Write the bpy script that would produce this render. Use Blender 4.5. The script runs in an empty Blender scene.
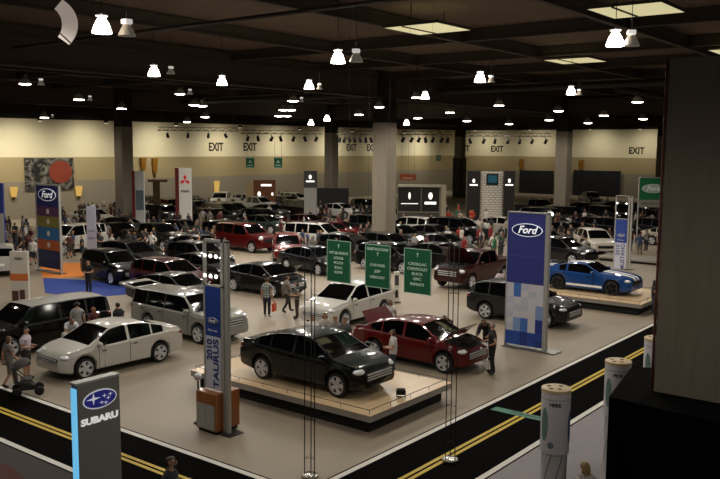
import bpy, bmesh, math, random
from mathutils import Vector, Matrix
D = bpy.data
SC = bpy.context.scene
COL = SC.collection
PI = math.pi
# ------------------------------------------------------------------ camera
# world axes follow the hall grid: X and Y run along the two carpet roads
CH = 7.4; FPX = 825.0
th = math.radians(37.9); pitch = math.atan(91.5/825); roll = math.atan(.008)
Fh = Vector((math.cos(th), math.sin(th), 0)); R0 = Vector((math.sin(th), -math.cos(th), 0)); ZZ = Vector((0, 0, 1))
FW = Fh*math.cos(pitch)-ZZ*math.sin(pitch); U0 = Fh*math.sin(pitch)+ZZ*math.cos(pitch)
RT = R0*math.cos(roll)+U0*math.sin(roll); UP = U0*math.cos(roll)-R0*math.sin(roll)
CP = Vector((0, 0, CH))
cam = D.cameras.new('camera'); camo = D.objects.new('camera', cam); COL.objects.link(camo)
cam.sensor_width = 36; cam.lens = FPX/720*36; cam.clip_end = 400
camo.matrix_world = Matrix(((RT.x, UP.x, -FW.x, 0), (RT.y, UP.y, -FW.y, 0), (RT.z, UP.z, -FW.z, CH), (0, 0, 0, 1)))
SC.camera = camo
# survey helpers: read where a thing stands from the photograph
def ray(x, y): return FW+RT*((x-360)/FPX)+UP*((239.5-y)/FPX)
def g(x, y, z=0.0):
    d = ray(x, y); return CP+d*((z-CH)/d.z)
def atX(x, y, X): d = ray(x, y); return CP+d*(X/d.x)
def atY(x, y, Y): d = ray(x, y); return CP+d*(Y/d.y)
def atd(x, y, dep): return CP+ray(x, y)*dep
def px(p):
    d = Vector(p)-CP; k = d.dot(FW); return 360+FPX*d.dot(RT)/k, 239.5-FPX*d.dot(UP)/k
# ------------------------------------------------------------------ materials
def lin(h):
    h = h.lstrip('#'); v = [int(h[i:i+2], 16)/255 for i in (0, 2, 4)]
    return tuple((c/12.92 if c <= .04045 else ((c+.055)/1.055)**2.4) for c in v)
MC = {}
def mat(col, rough=.5, metal=0., coat=0., emit=None, es=0., noise=0., nscale=8., stretch=(1, 1, 1), spec=.5, bump=0.):
    key = (col, rough, metal, coat, emit, es, noise, nscale, stretch, spec, bump)
    if key in MC: return MC[key]
    m = D.materials.new('m_'+col.strip('#')); m.use_nodes = True
    nt = m.node_tree; b = nt.nodes['Principled BSDF']
    c = lin(col); b.inputs['Base Color'].default_value = (*c, 1)
    b.inputs['Roughness'].default_value = rough; b.inputs['Metallic'].default_value = metal
    b.inputs['Specular IOR Level'].default_value = spec
    if coat: b.inputs['Coat Weight'].default_value = coat; b.inputs['Coat Roughness'].default_value = .03
    if emit: b.inputs['Emission Color'].default_value = (*lin(emit), 1); b.inputs['Emission Strength'].default_value = es
    if noise or bump:
        tc = nt.nodes.new('ShaderNodeTexCoord'); mp = nt.nodes.new('ShaderNodeMapping'); mp.inputs['Scale'].default_value = stretch
        nz = nt.nodes.new('ShaderNodeTexNoise'); nz.inputs['Scale'].default_value = nscale; nz.inputs['Detail'].default_value = 6
        nt.links.new(tc.outputs['Object'], mp.inputs['Vector']); nt.links.new(mp.outputs['Vector'], nz.inputs['Vector'])
    if noise:
        mx = nt.nodes.new('ShaderNodeMix'); mx.data_type = 'RGBA'
        mx.inputs['A'].default_value = (*[v*(1-noise) for v in c], 1); mx.inputs['B'].default_value = (*[min(1, v*(1+noise)) for v in c], 1)
        nt.links.new(nz.outputs['Fac'], mx.inputs['Factor']); nt.links.new(mx.outputs['Result'], b.inputs['Base Color'])
    if bump:
        bp = nt.nodes.new('ShaderNodeBump'); bp.inputs['Strength'].default_value = bump
        nt.links.new(nz.outputs['Fac'], bp.inputs['Height']); nt.links.new(bp.outputs['Normal'], b.inputs['Normal'])
    MC[key] = m; return m
def paint(col): return mat(col, .35, .0, .65, spec=.1)
BLACK = mat('#0b0a0a', .8); DARK = mat('#16130f', .9); RUBBER = mat('#0c0c0c', .7); CHROME = mat('#c8c8ca', .3, .45)
ALU = mat('#a19e97', .45, .1); GLASS = mat('#060708', .05, 0, 0, spec=.45); WHITE = mat('#e8e6e0', .5); GLASSL = mat('#d8dcde', .1, 0, 1.)
TAIL = mat('#6e0a0a', .2, 0, 1.); GREY = mat('#8a8884', .6); STEEL = mat('#3a3734', .5, .6)
# ------------------------------------------------------------------ mesh builder
class MB:
    def __init__(s): s.v = []; s.f = []; s.mi = []; s.sm = []
    def add(s, vs, fs, M=None, mi=0, smooth=False):
        o = len(s.v)
        s.v += [tuple(M @ Vector(v)) if M else tuple(v) for v in vs]
        for f in fs: s.f.append([o+i for i in f]); s.mi.append(mi); s.sm.append(smooth)
        return s
    def box(s, x0, x1, y0, y1, z0, z1, M=None, mi=0):
        vs = [(x, y, z) for z in (z0, z1) for y in (y0, y1) for x in (x0, x1)]
        return s.add(vs, [(0, 2, 3, 1), (4, 5, 7, 6), (0, 1, 5, 4), (2, 6, 7, 3), (0, 4, 6, 2), (1, 3, 7, 5)], M, mi)
    def bbox(s, x0, x1, y0, y1, z0, z1, b=.02, M=None, mi=0):
        bm = bmesh.new(); bmesh.ops.create_cube(bm, size=1)
        for v in bm.verts: v.co = Vector(((x0+x1)/2+v.co.x*(x1-x0), (y0+y1)/2+v.co.y*(y1-y0), (z0+z1)/2+v.co.z*(z1-z0)))
        bmesh.ops.bevel(bm, geom=list(bm.edges), offset=b, segments=2, affect='EDGES', profile=.5)
        bm.verts.index_update(); s.add([v.co[:] for v in bm.verts], [[v.index for v in f.verts] for f in bm.faces], M, mi); bm.free(); return s
    def prism(s, poly, z0, z1, M=None, mi=0):
        n = len(poly); vs = [(x, y, z0) for x, y in poly]+[(x, y, z1) for x, y in poly]
        fs = [list(range(n))[::-1], list(range(n, 2*n))]+[[i, (i+1) % n, n+(i+1) % n, n+i] for i in range(n)]
        return s.add(vs, fs, M, mi)
    def lathe(s, prof, n=20, M=None, mi=0, smooth=True, cap=False):
        vs = []; fs = []
        for r, z in prof:
            for k in range(n): a = 2*PI*k/n; vs.append((r*math.cos(a), r*math.sin(a), z))
        for i in range(len(prof)-1):
            for k in range(n): fs.append([i*n+k, i*n+(k+1) % n, (i+1)*n+(k+1) % n, (i+1)*n+k])
        if cap: fs += [list(range(n))[::-1], [(len(prof)-1)*n+k for k in range(n)]]
        return s.add(vs, fs, M, mi, smooth)
    def tube(s, a, b, r, r2=None, n=8, mi=0):
        a = Vector(a); b = Vector(b); d = b-a; q = d.to_track_quat('Z', 'Y').to_matrix().to_4x4()
        return s.lathe([(r, 0), (r2 if r2 else r, d.length)], n, Matrix.Translation(a) @ q, mi, True, True)
    def ell(s, c, r, n=12, m=8, M=None, mi=0):
        vs = []; fs = []
        for i in range(m+1):
            p = PI*i/m
            for k in range(n):
                a = 2*PI*k/n; vs.append((c[0]+r[0]*math.sin(p)*math.cos(a), c[1]+r[1]*math.sin(p)*math.sin(a), c[2]-r[2]*math.cos(p)))
        for i in range(m):
            for k in range(n): fs.append([i*n+k, i*n+(k+1) % n, (i+1)*n+(k+1) % n, (i+1)*n+k])
        return s.add(vs, fs, M, mi, True)
    def mesh(s, name, ang=None):
        me = D.meshes.new(name); me.from_pydata(s.v, [], s.f); me.update()
        me.polygons.foreach_set('material_index', s.mi); me.polygons.foreach_set('use_smooth', s.sm)
        bm = bmesh.new(); bm.from_mesh(me); bmesh.ops.remove_doubles(bm, verts=bm.verts, dist=1e-5); bmesh.ops.recalc_face_normals(bm, faces=bm.faces); bm.to_mesh(me); bm.free()
        if ang: me.set_sharp_from_angle(angle=math.radians(ang))
        return me
def link(name, me, mats, parent=None, loc=None):
    o = D.objects.new(name, me); COL.objects.link(o)
    if not isinstance(mats, (list, tuple)): mats = [mats]
    while len(me.materials) < len(mats): me.materials.append(None)
    for i, m in enumerate(mats): o.material_slots[i].link = 'OBJECT'; o.material_slots[i].material = m
    if parent: o.parent = parent
    if loc: o.location = loc
    return o
def P(name, mb, mats, parent=None, ang=None, loc=None, label=None):
    o = link(name, mb.mesh(name, ang) if isinstance(mb, MB) else mb, mats, parent, loc)
    if label: o['label'] = label
    return o
def tag(o, label, cat, group=None):
    o['label'] = label; o['category'] = cat
    if group: o['group'] = group
    return o
def thing(name, label, cat, loc=(0, 0, 0), rz=0., group=None):
    o = D.objects.new(name, None); COL.objects.link(o); o.empty_display_size = .2
    o.location = loc; o.rotation_euler = (0, 0, rz); return tag(o, label, cat, group)
def struct(name, mb, mats, ang=None): o = P(name, mb, mats, None, ang); o['kind'] = 'structure'; return o
def dup(root, loc, rz, label, group=None, scale=None):
    r = root.copy(); COL.objects.link(r); r.location = loc; r.rotation_euler = (0, 0, rz); r['label'] = label
    if group: r['group'] = group
    if scale: r.scale = scale
    for ch in list(root.children):
        c = ch.copy(); COL.objects.link(c); c.parent = r
        for gch in list(ch.children): d = gch.copy(); COL.objects.link(d); d.parent = c
    return r
TXC = {}
def text_mesh(s, size, ext=.004, shear=0., bold=0., align='CENTER'):
    key = (s, size, ext, shear, bold, align)
    if key in TXC: return TXC[key]
    cu = D.curves.new('lettering', 'FONT'); cu.body = s; cu.size = size; cu.extrude = ext; cu.shear = shear; cu.offset = bold
    cu.align_x = align; cu.align_y = 'CENTER'; cu.resolution_u = 3
    o = D.objects.new('lettering', cu); COL.objects.link(o)
    me = D.meshes.new_from_object(o.evaluated_get(bpy.context.evaluated_depsgraph_get()))
    D.objects.remove(o); D.curves.remove(cu); me.materials.clear(); TXC[key] = me; return me
def lettering(name, s, size, m, parent, loc, shear=0., bold=0., rotz=0., width=None, ext=.004):
    """text standing in the parent's XZ plane facing -Y; rotz turns it inside that plane"""
    me = text_mesh(s, size, ext, shear, bold)
    o = link(name, me, m, parent); o.location = loc
    o.rotation_euler = (Matrix.Rotation(PI/2, 3, 'X') @ Matrix.Rotation(rotz, 3, 'Z')).to_euler()
    if width:
        w = max(v.co.x for v in me.vertices)-min(v.co.x for v in me.vertices); o.scale = (width/w, 1, 1)
    return o
def oval(mb, w, h, y, t=.01, mi=0, cx=0, cz=0, n=28):
    pts = [(cx+w/2*math.cos(2*PI*k/n), cz+h/2*math.sin(2*PI*k/n)) for k in range(n)]
    vs = [(a, y, b) for a, b in pts]+[(a, y+t, b) for a, b in pts]
    return mb.add(vs, [list(range(n)), list(range(n, 2*n))[::-1]]+[[i, n+i, n+(i+1) % n, (i+1) % n] for i in range(n)], None, mi)
FBLUE = mat('#16235e', .35); SILVER = mat('#d5d6d8', .3)
def script_oval(parent, w, loc, blue='#10205c', glow=0.):
    """blue oval badge with silver rim and script lettering, facing local -Y"""
    h = w*.40
    rim = oval(oval(MB(), w, h, 0, .02, 0), w*.955, h*.90, -.004, .02, 1)
    b = P('oval_badge', rim, [mat('#dfe2e6', .3, emit='#dfe2e6' if glow else None, es=glow), mat(blue, .3)], parent, loc=loc)
    lettering('badge_lettering', 'Ford', h*.78, mat('#f2f2f2', .4, emit='#ffffff' if glow else None, es=glow), b, (0, -.012, .0), shear=.35, bold=h*.012)
    return b
RX = -PI/2     # rotation of a thing whose front looks along -X
FC = th-PI/2   # rotation of a thing whose front looks straight back at the viewer's hall end
# ------------------------------------------------------------------ the setting
floor = struct('floor', MB().box(-30, 135, -40, 85, -.3, 0), mat('#8f826f', .55, noise=.2, nscale=1.6, stretch=(.25, .25, 1)))
rd = MB()   # L shaped road carpet with painted lines, 4 mm pile
def rect(mb, x0, x1, y0, y1, z, mi): return mb.box(x0, x1, y0, y1, z-.004, z, None, mi)
XL, XM, XU = 10.35, 11.585, 12.72; YL, YM, YU = 8.83, 10.13, 11.38
rect(rd, XL-.12, XU+.13, YL-.12, 60, .006, 0); rect(rd, XU+.13, 75, YL-.12, YU+.13, .006, 0)
lw = .075
rect(rd, XL-lw, XL+lw, YL-lw, 60, .010, 1); rect(rd, XL+lw, 75, YL-lw, YL+lw, .010, 1)
rect(rd, XU-lw, XU+lw, YU-lw, 60, .010, 1); rect(rd, XU+lw, 75, YU-lw, YU+lw, .010, 1)
for s in (-1, 1):
    rect(rd, XM+s*.085-.05, XM+s*.085+.05, YM-s*0-.1, 60, .010, 2); rect(rd, XM+.14, 75, YM+s*.085-.05, YM+s*.085+.05, .010, 2)
road = struct('floor_road_carpet', rd, [mat('#080706', .9, noise=.2, nscale=20, spec=.02), mat('#d9d4cb', .6), mat('#c9a920', .6)])
ai = MB(); rect(ai, 10.23, 75, -40, YL-.12, .003, 0)
struct('floor_aisle_carpet', ai, mat('#938d8e', .9, noise=.1, nscale=6))
ai = MB(); rect(ai, -30, XL-.12, -40, 60, .003, 0)
struct('floor_entry_carpet', ai, mat('#3a3231', .9, noise=.12, nscale=6))
oc = MB().prism([g(*q)[:2] for q in ((43, 278), (95, 280.5), (131, 283), (128, 294.5), (85, 298), (45, 293))], 0, .006)
struct('floor_blue_carpet', oc, mat('#213a86', .9, noise=.1))
oc = MB().prism([g(*q)[:2] for q in ((38, 263), (88, 263), (86, 277), (43, 278))], 0, .006)
struct('floor_orange_carpet', oc, mat('#c9762c', .9, noise=.1))
rc = MB().prism([g(*q)[:2] for q in ((-6, 460), (14, 468), (30, 486), (-10, 492))], .004, .007)
struct('floor_red_carpet', rc, mat('#451a16', .9, noise=.1))
# walls: pale upper band, tan lower band, grey folding partition foot
WU = mat('#d9cdab', .7, noise=.04, nscale=.6); WT = mat('#a3916a', .7, noise=.04, nscale=.6); WG = mat('#8c8270', .7, noise=.05, nscale=1.5)
def wallmesh(ax, c, a0, a1, zs):
    mb = MB()
    for i in range(len(zs)-1):
        if ax == 'y': mb.box(a0, a1, c, c+.3, zs[i], zs[i+1], None, i)
        else: mb.box(c, c+.3, a0, a1, zs[i], zs[i+1], None, i)
    return mb
struct('wall_left', wallmesh('y', 78, -30, 128.3, [0, 3.75, 6.2, 12.8]), [WG, WT, WU])
struct('wall_right', wallmesh('x', 128, -40, 78, [0, 3.75, 6.2, 12.8]), [WG, WT, WU])
struct('ceiling', MB().box(-30, 128, -40, 78, 12.8, 13.1), mat('#57473a', .95, noise=.3, nscale=.8))
SOF = mat('#1b150f', .95)
# dark soffit hung below the deck in front of both walls
so = MB(); so.add([(-30, 77.6, 12.8), (128, 77.6, 12.8), (128, 77.6, 10.65), (-30, 77.6, 9.55), (-30, 78, 12.8), (128, 78, 12.8), (128, 78, 10.65), (-30, 78, 9.55)],
      [(0, 1, 2, 3), (4, 7, 6, 5), (3, 2, 6, 7), (0, 3, 7, 4), (1, 5, 6, 2)])
struct('trim_1', so, SOF)
struct('trim_2', MB().box(127.6, 128, -40, 77.6, 10.62, 12.8), SOF)
# columns of poured concrete on a 30.5 m grid
CONC = mat('#7d7465', .85, noise=.22, nscale=3, stretch=(3, 3, .25), bump=.15)
COLS = [(17.5, 4.7, 1.4), (48.0, 35.2, 1.25), (48.0, 65.7, 1.25), (78.5, 35.2, 1.25), (78.5, 65.7, 1.25), (109, 35.2, 1.25), (109, 65.7, 1.25)]
for i, (x, y, w) in enumerate(COLS):
    h = w/2; c = MB(); ch = .04
    c.prism([(x-h+ch, y-h), (x+h-ch, y-h), (x+h, y-h+ch), (x+h, y+h-ch), (x+h-ch, y+h), (x-h+ch, y+h), (x-h, y+h-ch), (x-h, y-h+ch)], 0, 9.2)
    o = struct('column', c, CONC)
    if i == 0: P('column_head', MB().box(x-.2, x+.2, y-.75, y-.35, 9.2, 12.8), SOF, o); continue
    cap = P('column_head', MB().box(x-h+.03, x+h-.03, y-h+.03, y+h-.03, 9.2, 10.4).box(x-h-.3, x+h+.3, y-.25, y+.25, 10.4, 12.8), SOF, o)
pipe = P('column_conduit', MB().tube((16.82, 5.425, 2.5), (16.82, 5.425, 9.2), .028), mat('#6a3a30', .6), D.objects['column'])
# girders (I sections) and purlins under the deck
GM = mat('#3d3227', .85)
def ibeam(name, ax, c, a0, a1, zb, zt, w):
    mb = MB()
    for (p, q, u, v) in ((-w, w, zb, zb+.08), (-.04, .04, zb+.08, zt-.08), (-w, w, zt-.08, zt)):
        if ax == 'x': mb.box(a0, a1, c+p, c+q, u, v)
        else: mb.box(c+p, c+q, a0, a1, u, v)
    struct(name, mb, GM)
for y in (35.2, 65.7): ibeam('ceiling_girder', 'x', y, -30, 127.5, 10.9, 12.7, .22)
for x in (78.5, 109): ibeam('ceiling_girder', 'y', x, -40, 77.5, 10.75, 12.4, .22)
for y in [k*7.62-10.5 for k in range(12)]:
    if y not in (35.2, 65.7): ibeam('ceiling_purlin', 'x', y+.01, 0, 127.4, 12.2, 12.75, .12)
for x in [33.2+k*7.62 for k in range(13)]: ibeam('ceiling_purlin', 'y', x, -20, 77.4, 12.25, 12.78, .1)
# ducts and conduits faintly seen among the steel
for (a, b, r) in (((20, -10, 11.7), (20, 70, 11.7), .07), ((60, 23, 11.9), (120, 23, 11.9), .25), ((55, -5, 11.8), (55, 74, 11.8), .22)):
    o = P('ceiling_duct', MB().tube(a, b, r, n=14), mat('#2a231d', .7)); o['kind'] = 'structure'
# stencilled EXIT lettering high on both walls
EX = mat('#1c0f08', .8)
def exit_sign(x, y, ax, lab):
    p = atY(x, y, 77.9899) if ax == 'y' else atX(x, y, 127.9899)
    o = thing('exit_lettering', lab, 'sign', p, 0 if ax == 'y' else RX, 'stencilled exit words')
    lettering('letters', 'EXIT', 1.42, EX, o, (0, 0, 0), bold=.045, width=2.4, ext=.01)
exit_sign(216, 147.3, 'y', 'brown EXIT lettering on left wall, leftmost of all EXIT words')
exit_sign(250, 147.3, 'y', 'brown EXIT lettering on left wall above the two small green signs')
exit_sign(351.5, 147.8, 'y', 'brown EXIT lettering on left wall just left of the widest middle column')
exit_sign(371.5, 148, 'y', 'brown EXIT lettering half hidden behind the left edge of the widest middle column')
exit_sign(463.5, 148.6, 'x', 'brown EXIT lettering half hidden behind the black clad column')
exit_sign(497, 149.2, 'x', 'brown EXIT lettering on wall above the white brick display wall')
exit_sign(636.5, 151, 'x', 'brown EXIT lettering on wall above the green oval badge sign, rightmost')
# ------------------------------------------------------------------ cars
def lerp(pts, x):
    if x <= pts[0][0]: return pts[0][1]
    for (a, u), (b, v) in zip(pts, pts[1:]):
        if x <= b: return u+(v-u)*(x-a)/(b-a) if b > a else v
    return pts[-1][1]
KIND = {
 'sedan': dict(nose=.27, L=5.15, W=1.93, fx=1.56, rx=-1.31, r=.34, cl=.22, tum=.36,
   top=[(-2.575, .86), (-2.53, 1.02), (-2.40, 1.11), (-1.80, 1.17), (-1.72, 1.19), (-1.3, 1.35), (-.85, 1.47), (-.4, 1.525), (.1, 1.54), (.5, 1.50), (.62, 1.46), (1.0, 1.25), (1.36, 1.06), (1.8, 1.0), (2.2, .92), (2.42, .83), (2.54, .72), (2.575, .62)],
   belt=[(-2.575, .82), (-2.4, 1.0), (-1.8, 1.06), (-.5, 1.02), (.9, .97), (1.36, .96), (2.2, .84), (2.5, .68), (2.575, .56)],
   win=[(-1.5, -1.02), (-.96, -.12), (-.02, 1.0)], ws=(.56, 1.36), rw=(-1.72, -.85), hood=(1.36, 2.42), trunk=(-2.4, -1.72)),
 'wagon': dict(L=5.13, W=1.93, fx=1.62, rx=-1.37, r=.36, cl=.22, tum=.24,
   top=[(-2.565, 1.18), (-2.53, 1.45), (-2.46, 1.64), (-2.3, 1.70), (-1, 1.73), (.5, 1.71), (.72, 1.67), (1.05, 1.40), (1.36, 1.16), (1.9, 1.12), (2.3, 1.06), (2.48, .98), (2.55, .82), (2.565, .7)],
   belt=[(-2.565, 1.02), (-2.3, 1.13), (1.36, 1.09), (2.3, 1.0), (2.5, .85), (2.565, .6)],
   win=[(-2.36, -1.5), (-1.42, -.42), (-.33, 1.06)], ws=(.66, 1.36), rw=(-2.56, -2.47), hood=(1.36, 2.48), trunk=None),
 'suv': dict(L=5.2, W=2.0, fx=1.62, rx=-1.40, r=.39, cl=.30, tum=.22,
   top=[(-2.6, 1.30), (-2.56, 1.6), (-2.46, 1.84), (-2.3, 1.90), (-1, 1.95), (.3, 1.93), (.55, 1.88), (.95, 1.56), (1.25, 1.32), (1.9, 1.27), (2.35, 1.2), (2.52, 1.1), (2.59, .95), (2.6, .8)],
   belt=[(-2.6, 1.15), (-2.3, 1.27), (1.25, 1.22), (2.3, 1.12), (2.5, .98), (2.6, .7)],
   win=[(-2.36, -1.5), (-1.42, -.42), (-.33, .95)], ws=(.5, 1.25), rw=(-2.58, -2.47), hood=(1.25, 2.52), trunk=None),
 'crossover': dict(L=4.72, W=1.92, fx=1.44, rx=-1.38, r=.36, cl=.25, tum=.32,
   top=[(-2.36, 1.0), (-2.3, 1.18), (-2.15, 1.42), (-1.9, 1.58), (-1.5, 1.66), (-.5, 1.70), (.2, 1.67), (.42, 1.62), (.85, 1.35), (1.2, 1.13), (1.7, 1.07), (2.1, .98), (2.28, .88), (2.345, .75), (2.36, .62)],
   belt=[(-2.36, .95), (-2.1, 1.14), (-.5, 1.09), (1.2, 1.03), (2.1, .88), (2.3, .72), (2.36, .56)],
   win=[(-1.95, -1.28), (-1.2, -.3), (-.2, .95)], ws=(.38, 1.2), rw=(-2.3, -1.9), hood=(1.2, 2.28), trunk=None),
 'coupe': dict(L=4.78, W=1.88, fx=1.48, rx=-1.24, r=.345, cl=.17, tum=.42,
   top=[(-2.39, .84), (-2.36, 1.03), (-2.25, 1.09), (-1.8, 1.12), (-1.3, 1.25), (-.9, 1.345), (-.4, 1.40), (-.05, 1.40), (.15, 1.37), (.5, 1.19), (.82, 1.03), (1.4, .99), (2.0, .91), (2.28, .84), (2.37, .74), (2.39, .64)],
   belt=[(-2.39, .8), (-2.2, .99), (-1.2, .98), (.82, .92), (2.0, .84), (2.3, .7), (2.39, .58)],
   win=[(-1.2, -.85), (-.75, .55)], ws=(.12, .82), rw=(-1.8, -.9), hood=(.82, 2.28), trunk=(-2.25, -1.8)),
 'pickup': dict(L=5.8, W=2.0, fx=1.95, rx=-1.6, r=.40, cl=.34, tum=.24,
   top=[(-2.9, 1.1), (-2.88, 1.25), (-2.8, 1.28), (-1.0, 1.28), (-.93, 1.30), (-.84, 1.80), (-.7, 1.88), (0, 1.92), (.55, 1.88), (.75, 1.82), (1.1, 1.5), (1.38, 1.32), (2.0, 1.28), (2.55, 1.22), (2.78, 1.12), (2.88, .98), (2.9, .8)],
   belt=[(-2.9, 1.05), (-2.7, 1.24), (1.38, 1.22), (2.5, 1.14), (2.8, .98), (2.9, .7)],
   win=[(-.72, -.05), (.05, 1.12)], ws=(.68, 1.38), rw=(-.94, -.82), hood=(1.38, 2.78), trunk=None),
}
GEO = {}
def rot_about(vs, hx, hz, ang):
    c, s = math.cos(ang), math.sin(ang); return [(hx+(x-hx)*c-(z-hz)*s, y, hz+(x-hx)*s+(z-hz)*c) for x, y, z in vs]
def car_geo(kind, opened):
    """cached meshes for one kind of car: list of (part, mesh, colour key, [sub-parts])"""
    key = (kind, opened)
    if key in GEO: return GEO[key]
    K = KIND[kind]; L, W, r = K['L'], K['W'], K['r']; hl = L/2; ra = r+.065
    def hw(x):
        t = max(0, (abs(x)-.62*hl)/(.38*hl)); return W/2*(1-(K.get('nose', .17) if x > 0 else .13)*t**2.6)
    def bot(x):
        t = max(0, (abs(x)-.8*hl)/(.2*hl)); b = K['cl']+.10*t*t
        for ax in (K['fx'], K['rx']):
            d = abs(x-ax)
            if d < ra: b = max(b, r+math.sqrt(max(0, ra*ra-d*d)))
        return b
    xs = {-hl, hl}
    for p in K['top']+K['belt']: xs.add(p[0])
    for a, b in K['win']+[K['ws'], K['rw']]+[K['hood']]: xs |= {a, b}
    for ax in (K['fx'], K['rx']):
        for k in range(13): xs.add(ax+ra*math.cos(PI*k/12))
        xs |= {ax-ra-.004, ax+ra+.004}
    xs = sorted(xs); xx = [xs[0]]
    for x in xs[1:]:
        if x-xx[-1] > .0035: xx.append(x)
    xs = xx; sec = []
    for x in xs:
        h, b, be, tp = hw(x), bot(x), lerp(K['belt'], x), lerp(K['top'], x)
        be = min(be, tp-.015); ze = max(be+.008, tp-(.055 if tp-be > .25 else .03)); re = max(.3*h, h*.94-K['tum']*(ze-be))
        lo = min(b+.05, be-.12); m = lo+.42*(be-lo)
        sec.append([(0, b), (h*.88, b), (h*.965, lo), (h, m), (h*.985, be-.05), (h*.94, be), (re, ze), (re*.9, ze+(tp-ze)*.45), (re*.5, tp-.012), (0, tp)])
    N = 10
    def V(i, k, s): return (xs[i], s*sec[i][k][0], sec[i][k][1])
    parts = {}
    def put(name, quad, smooth=True):
        parts.setdefault(name, MB()).add(quad, [list(range(len(quad)))], None, 0, smooth)
    def inside(i, span, e=1e-3): return span and xs[i] >= span[0]-e and xs[i+1] <= span[1]+e
    for i in range(len(xs)-1):
        for k in range(N-1):
            for s in (1, -1):
                q = [V(i, k, s), V(i+1, k, s), V(i+1, k+1, s), V(i, k+1, s)]
                nm = 'body'
                if k == 0: nm = 'underbody'
                elif k == 5 and min(sec[i][6][1]-sec[i][5][1], sec[i+1][6][1]-sec[i+1][5][1]) > .015 and max(sec[i][6][1]-sec[i][5][1], sec[i+1][6][1]-sec[i+1][5][1]) > .1:
                    if kind == 'wagon' and K['rw'][1]-.01 <= xs[i] and xs[i+1] <= K['ws'][1]-.2: nm = 'pillar'
                    for w, sp in enumerate(K['win']):
                        if inside(i, sp): nm = 'side_window%d%s' % (w, 'l' if s > 0 else 'r')
                elif k >= 7:
                    if inside(i, K['ws']): nm = 'windshield'
                    elif inside(i, K['rw']): nm = 'rear_window'
                    elif 'hood' in opened and inside(i, K['hood']): nm = 'hood'
                    elif 'trunk' in opened and inside(i, K['trunk']): nm = 'trunk_lid'
                    elif kind in ('wagon', 'suv') and K['rw'][1] <= xs[i] and xs[i+1] <= K['ws'][0]+.01: nm = 'roof'
                put(nm, q)
    for i in (0, len(xs)-1):
        for k in range(N-1):
            put('body' if k else 'underbody', [V(i, 0, 1), V(i, k, 1), V(i, k+1, 1)] if k else [V(i, 0, 1), V(i, 1, 1), V(i, 1, -1)], False)
            if k: put('body', [V(i, 0, -1), V(i, k, -1), V(i, k+1, -1)], False)
    if 'hood' in opened:
        h = parts['hood']; hx = K['hood'][0]; hz = lerp(K['top'], hx)
        bay = MB(); bay.add([(x, y, z-.035) for x, y, z in h.v], h.f)
        bay.bbox(hx+.3, hx+.8, -.3, .3, hz-.2, hz-.02, .03); bay.ell((hx+.35, .45, hz-.06), (.12, .12, .09)); bay.bbox(hx+.25, hx+.6, -.62, -.4, hz-.2, hz-.03, .02)
        parts['engine_bay'] = bay; h.v = rot_about(h.v, hx, hz, .85)
        n = len(h.v); h.add([(x-.01, y*.97, z-.03) for x, y, z in h.v[:n]], [f[::-1] for f in h.f])
    if 'trunk' in opened:
        h = parts['trunk_lid']; hx = K['trunk'][1]; hz = lerp(K['top'], hx)
        bay = MB(); bay.add([(x, y, z-.05) for x, y, z in h.v], h.f); parts['trunk_well'] = bay
        h.v = rot_about(h.v, hx, hz, -1.0); n = len(h.v); h.add([(x+.01, y*.97, z-.03) for x, y, z in h.v[:n]], [f[::-1] for f in h.f])
    if 'liftgate' in opened:
        tz = lerp(K['top'], K['rw'][1])
        lg = MB().bbox(-1.02, 0, -.72, .72, -.05, .05, .03, Matrix.Translation((K['rw'][1]-.02, 0, tz)) @ Matrix.Rotation(.12, 4, 'Y'))
        parts['liftgate'] = lg
        parts['cargo_opening'] = MB().bbox(-hl-.03, -hl+.06, -.68, .68, .72, tz-.12, .03)
    out = []
    ck = {'body': 'paint', 'hood': 'paint', 'trunk_lid': 'paint', 'liftgate': 'paint', 'roof': 'roof', 'underbody': 'black', 'pillar': 'black', 'engine_bay': 'black', 'trunk_well': 'black', 'cargo_opening': 'black'}
    for nm in parts:
        base = 'side_window' if nm.startswith('side_window') else nm
        sub = []
        if base == 'liftgate':
            tz = lerp(K['top'], K['rw'][1])
            sub = [('rear_window', MB().box(-.62, -.1, -.6, .6, .048, .056, Matrix.Translation((K['rw'][1]-.02, 0, tz)) @ Matrix.Rotation(.12, 4, 'Y')).mesh('rear_window'), 'glass')]
        out.append((base, parts[nm].mesh(base, 32), ck.get(base, 'glass'), sub))
    # wheels
    tyre = MB().lathe([(r*.70, -.09), (r*.74, -.11), (r*.93, -.115), (r, -.08), (r, .08), (r*.93, .115), (r*.74, .11), (r*.70, .09)], 24)
    tyre.lathe([(0, .03), (r*.72, .03)], 20)
    rim = MB().lathe([(r*.70, .06), (r*.75, .112), (r*.70, .118), (r*.64, .07)], 24).lathe([(0, .112), (r*.13, .108), (r*.16, .06)], 12)
    for k in range(5):
        M = Matrix.Rotation(2*PI*k/5, 4, 'Z')
        rim.add([(r*.1, -.045, .07), (r*.1, .045, .07), (r*.68, .085, .075), (r*.68, -.085, .075), (r*.1, -.03, .11), (r*.1, .03, .11), (r*.68, .06, .112), (r*.68, -.06, .112)],
                [(4, 5, 6, 7), (0, 3, 7, 4), (1, 5, 6, 2), (0, 4, 5, 1), (2, 6, 7, 3)], M)
    tm = tyre.mesh('wheel', 35); rm = rim.mesh('rim', 35)
    for ax in (K['fx'], K['rx']):
        for s in (1, -1):
            out.append(('wheel', tm, 'rubber', [('rim', rm, 'chrome')], Matrix.Translation((ax, s*(W/2-.125), r)) @ Matrix.Rotation(-s*PI/2, 4, 'X')))
    # lamps, grille, mirrors, handles, seams
    fz = lerp(K['belt'], hl-.25); pk = kind in ('pickup', 'suv')
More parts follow.
